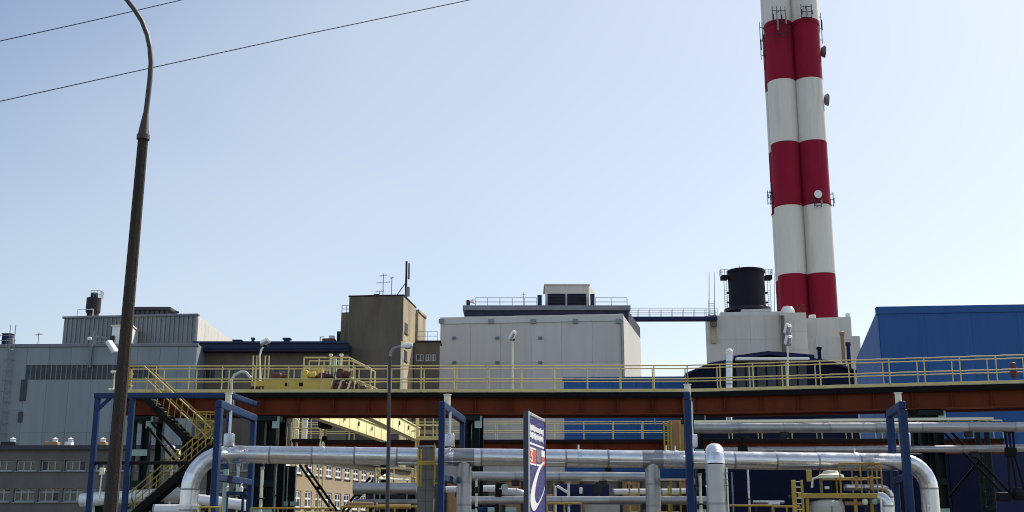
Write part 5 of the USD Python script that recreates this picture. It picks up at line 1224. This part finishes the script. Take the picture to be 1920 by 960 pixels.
# lattice column far right
a = P(1850, 905, 50); t = thing('green_column', 'dim green lattice column behind the crossed braces at right', 'column', V(a[0], a[1], 0))
for s in (-.2, .2): part(t, 'leg', MB().beam(V(a[0] + s, a[1], 0), V(a[0] + s, a[1], 6.0), .16, .2, .02, up=(1, 0, 0)), M['column_green'])
for k in range(8): z = .5 + k * .6; part(t, 'batten_plate', MB().box((a[0], a[1] - .12, z), (.5, .03, .18), .01), M['column_green'])
# bolts boxes on top of the runway girder end at right
# ------------------------------------------------------------------ tall street lamp (concrete post)
b0, b1 = P(207.5, 955, 16), P(268.5, 258, 16); zdir = b1 - b0
base = b0 - zdir * (b0[2] / zdir[2])
t = thing('street_lamp', 'tall dark concrete street lamp post with a curved steel arm', 'street lamp', base)
r0, r1 = 12.8 / FPX * 16.1, 9.0 / FPX * 17.4
def octo(mb, p, q, ra, rb, n=8):
    a_ = (np.arange(n) + .5) / n * 2 * math.pi; ring = np.column_stack([np.cos(a_), np.sin(a_), np.zeros(n)])
    for j in range(n):
        k = (j + 1) % n; mb.add([p + ring[j] * ra, p + ring[k] * ra, q + ring[k] * rb, q + ring[j] * rb], [[0, 1, 2], [0, 2, 3]])
    mb.add(q + ring * rb, [[0, i, i + 1] for i in range(1, n - 1)]); return mb
rb_ = r0 + (r0 - r1) * (b0[2] / zdir[2])
part(t, 'post', octo(MB(), base, b1, rb_, r1), M['post_concrete'])
d = unit(zdir)
part(t, 'collar', MB().tube([b1 - d * .03, b1 + d * .04], r1 * 1.28, 20), M['lamp_steel'])
tip = P(273.5, 212, 16)
part(t, 'cone', MB().tube([b1 + d * .041, b1 + d * .16, tip], [r1 * 1.12, r1 * .9, .04], 20), M['lamp_steel'])
ctrl = [(273.5, 214), (277, 185), (281, 150), (283, 118), (281, 90), (276, 66), (266, 40), (252, 18), (238, 0), (222, -16), (200, -32), (170, -46)]
part(t, 'arm', MB().tube([P(x, y, 16) for x, y in ctrl], np.linspace(.039, .032, len(ctrl)), 14), M['lamp_steel'])
h = P(170, -46, 16)
part(t, 'lamp_head', MB().lathe(h + V(.1, 0, -.02), [(.05, 0), (.13, .12), (.15, .45), (.1, .75), (0, .8)], 16, (-1, 0, .1)), M['grey_steel'])
part(t, 'service_door', MB().box(base + V(-.02, -rb_ * .95, 1.0), (.12, .03, .45), .008), M['dark_steel'])
# small lamp with thin dark pole
a = P(728, 960, 26); top_ = P(731, 668, 26)
t = thing('slim_street_lamp', 'slim dark lamp pole with short arm and white head', 'street lamp', V(a[0], a[1], 0))
bb = V(a[0], 26, 0)
part(t, 'pole', MB().tube([bb, V((a[0] + top_[0]) / 2, 26, top_[2] * .45), V(top_[0], 26, top_[2])], [.05, .045, .037], 14), M['lamp_steel'])
part(t, 'door', MB().box(bb + V(0, -.06, 1.0), (.07, .03, .4), .006), M['black_steel'])
arm = [(731, 669), (732, 661), (736, 655), (743, 651.5), (754, 649)]
part(t, 'arm', MB().tube([P(x, y, 26) for x, y in arm], .03, 12), M['grey_steel'])
h0, h1 = P(752, 649.5, 26), P(774, 646.5, 26)
part(t, 'lamp_head', MB().tube([h0, h0 + (h1 - h0) * .15, h0 + (h1 - h0) * .6, h1], [.03, .05, .07, .04], 14), M['white_paint'])
part(t, 'lamp_glass', MB().tube([h0 + (h1 - h0) * .35 - V(0, 0, .045), h0 + (h1 - h0) * .9 - V(0, 0, .045)], .04, 12), M['grey_steel'])
# overhead wires
for pts, lb in (([(-420, 172), (0, 77), (170, 39.5), (340, 0), (900, -150)], 'upper thin overhead wire crossing the top left corner'), ([(-520, 296), (0, 190), (280, 128), (560, 67), (880, 0), (1700, -190)], 'lower long overhead wire rising to the top centre')):
    q = MB().tube([P(x, y, 27 + .0035 * i * 300) for i, (x, y) in enumerate(pts)], .0125, 6, caps=True)
    single('overhead_wire', q, M['cable'], lb, 'wire', 'overhead wires')

# ------------------------------------------------------------------ sign pylon
Ys = 17.0
n0 = P(991.5, 771, Ys); f0 = PZ(1023, 787.5, n0[2]); zt = n0[2]
u = unit((f0 - n0) * V(1, 1, 0)); W = np.linalg.norm((f0 - n0)[:2]); nn = V(u[1], -u[0], 0)      # nn faces right
t = thing('sign_pylon', 'tall blue sign board with red box and white crescent seen edge on', 'sign', V(n0[0], n0[1], 0))
ax = [u, -nn, V(0, 0, 1)]; o = V(n0[0], n0[1], 0); TH = .085
q = MB().obox(o, ax, (.03, .012, .45), (W - .03, TH - .01, zt - .05), 0); part(t, 'board', q, M['sign_side'])
for lo, hi in (((0, -.005, 0), (.05, TH, zt)), ((W - .05, -.005, 0), (W, TH, zt)), ((.05, -.003, zt - .05), (W - .05, TH - .002, zt)), ((.05, -.003, .4), (W - .05, TH - .002, .45))):
    part(t, 'frame_bar', MB().obox(o, ax, lo, hi, .008), M['galvanised' if hi[2] - lo[2] < 1 else 'sign_side'])
part(t, 'edge_trim', MB().obox(o, ax, (-.006, -.012, 0), (.014, .008, zt + .004), .002), M['galvanised'])
def sg(lo, hi, m_, nm, e=.004, par=t):
    return part(par, nm, MB().obox(o, ax, (lo[0], .012 - e, lo[1]), (hi[0], .0118 - e + .004, hi[1]), 0), M[m_])
def sv(py):  # height of a photograph row at the near edge of the face
    return P(992, py, Ys)[2]
sg((.05, .45), (W - .05, zt - .05), 'sign_blue', 'face', .003)
# lettering too small to read in the photograph: broken white strokes in two lines
for row, zz in enumerate((zt - .255, zt - .365)):
    x = .12; rr = random.Random(5 + row)
    while x < W - .2:
        w = rr.uniform(.035, .06); part(t, 'letter_stroke', MB().obox(o, ax, (x, .003, zz - rr.choice((0, 0, .015))), (x + w, .0085, zz + .07 + rr.choice((0, .015))), 0), M['white_paint']); x += w + .014
for zz, x0, x1 in ((zt - .47, .1, W - .15),): sg((x0, zz), (x1, zz + .03), 'white_paint', 'stripe', .008)
bx = sg((.05, zt - .745), (W * .42, zt - .51), 'sign_red', 'red_box', .0085)
sg((.05, zt - .535), (W * .42, zt - .51), 'white_paint', 'box_edge', .0093); sg((.05, zt - .765), (W * .42, zt - .74), 'white_paint', 'box_edge', .0093)
d3 = meshkit.text_mesh('3', .17, .004, True)
v = np.array(d3.vertices); wv = o + np.outer(v[:, 0] * 1.7 + .07, u) + np.outer(.0015 - v[:, 2], -nn) + np.outer(v[:, 1] + zt - .72, V(0, 0, 1))
part(bx, 'digit', MB().add(wv, np.array(d3.faces)), M['cream_paint'], smooth=False)
sg((W * .46, zt - .70), (W * .70, zt - .51), 'sign_grey', 'dark_box', .007)
sg((W * .74, zt - .60), (W - .07, zt - .50), 'white_paint', 'white_box', .0078); sg((W * .74, zt - .73), (W - .07, zt - .605), 'sign_red', 'lower_red_box', .0077)
sg((W * .46, zt - .76), (W * .78, zt - .73), 'white_paint', 'stripe', .008)
# the crescent: thick at the lower left, thin at its ends
co = np.array([(.93, -.66), (.76, -.70), (.58, -.77), (.42, -.87), (.26, -1.0), (.14, -1.13), (.09, -1.24), (.12, -1.36), (.25, -1.43), (.42, -1.40), (.60, -1.31), (.76, -1.22), (.93, -1.08)])
ci = np.array([(.93, -.69), (.78, -.74), (.64, -.82), (.52, -.92), (.42, -1.03), (.36, -1.13), (.34, -1.2), (.36, -1.27), (.43, -1.31), (.52, -1.31), (.64, -1.25), (.78, -1.17), (.93, -1.04)])
def curve(c):
    from scipy.interpolate import CubicSpline
    q_ = CubicSpline(range(13), c)(np.linspace(0, 12, 61)); return [o + u * min(max(x_ * W, .06), W - .06) + nn * -.0035 + V(0, 0, zt + z_) for x_, z_ in q_]
qo, qi = curve(co), curve(ci); sw = MB()
for k in range(60): sw.add([qo[k], qo[k + 1], qi[k + 1], qi[k]], [[0, 1, 2], [0, 2, 3]])
part(t, 'crescent', sw, M['white_paint'], smooth=False)
for k in range(4): sg((W * .45 + k * .12, zt - 1.62), (W * .45 + k * .12 + .08, zt - 1.46 - .03 * (k % 2)), 'white_paint', 'letter_stroke', .008)
part(t, 'footing', MB().obox(o, ax, (-.2, -.25, 0), (W + .2, .35, .08), .02), M['chimney_concrete'])

# ------------------------------------------------------------------ small pipework in the shade under the runway
def drop(px, y0, Y, r, m_, lb, name='drop_pipe', box=None):
    a = P(px, y0, Y); t = thing(name, lb, 'pipe', V(a[0], a[1], 0), 'thin upright pipes under the runway')
    part(t, 'pipe', MB().tube([V(a[0], a[1], 0), a], r, 10), M[m_]); part(t, 'cap', MB().tube([a - V(0, 0, .03), a + V(0, 0, .05)], r * 1.5, 10), M['grey_steel'])
    for z in (.35, .7): part(t, 'clip', MB().box((a[0], a[1], a[2] * z), (r * 4, r * 3, .05), .008), M['dark_steel'])
    if box: part(t, 'valve', MB().box((a[0], a[1] - r * 1.5, a[2] - .35), (box, .12, box * 1.2), .02), M['dark_steel'])
drop(447, 872, 43, .05, 'gusset_green', 'pale green upright pipe inside the left blue gantry')
drop(492, 878, 44, .06, 'cream_paint', 'cream upright pipe beside the green column below the main pipe')
drop(517, 874, 49, .09, 'cream_paint', 'thick cream upright pipe at the beige office corner')
drop(702, 897, 47.5, .05, 'dull_jacket_b', 'thin grey upright pipe below the yellow railed platform', box=.2)
drop(893, 900, 42, .04, 'cream_paint', 'cream upright pipe just right of the left round support', box=.18)
drop(1066, 905, 55, .06, 'galvanised', 'grey upright pipe in front of the small blue shed')
drop(1120, 903, 56, .08, 'dark_steel', 'dark upright pipe at the right end of the small blue shed', box=.35)
drop(1180, 900, 55, .05, 'stair_yellow', 'yellow upright pipe left of the right round support', box=.25)
drop(1312, 890, 40, .05, 'cream_paint', 'cream upright pipe between blue leg and domed pipe')
drop(1402, 880, 44, .04, 'galvanised', 'thin silver upright pipe before the dark navy block')
for px, w, h, Y, m_, lb in ((466, 1.1, 1.5, 52, 'brace_dark', 'added black box between the left blue legs'), (905, 1.5, 1.3, 57, 'navy_dark', 'added dark box right of the left round support'), (1255, 1.6, 1.6, 58, 'brace_dark', 'added black box behind the ochre ladders'),
                        (735, 2.2, 1.7, 53, 'brace_dark', 'added black box under the dark bottomed pipe'), (1700, .9, 2.4, 42, 'navy_dark', 'tall added dark box behind the right blue legs')):
    a = P(px, 955, Y); t = thing('added_dark_box', lb, 'machine', V(a[0], a[1], 0), 'dark boxes added to deepen the shade under the pipes')  # dark boxes added to deepen the shade under the walkway
    zz = 1.6 + h
    part(t, 'casing', MB().box((a[0], a[1], zz / 2), (w, 1.0, zz), .05), M[m_]); part(t, 'hood', MB().box((a[0], a[1], zz + .06), (w + .1, 1.1, .1), .03), M['dark_steel'])
    for k in range(3): part(t, 'door_panel', MB().box((a[0] + (k - 1) * w / 3, a[1] - .515, zz / 2), (w / 3 - .04, .03, zz - .3), .01), M['dark_steel' if k == 1 else m_])
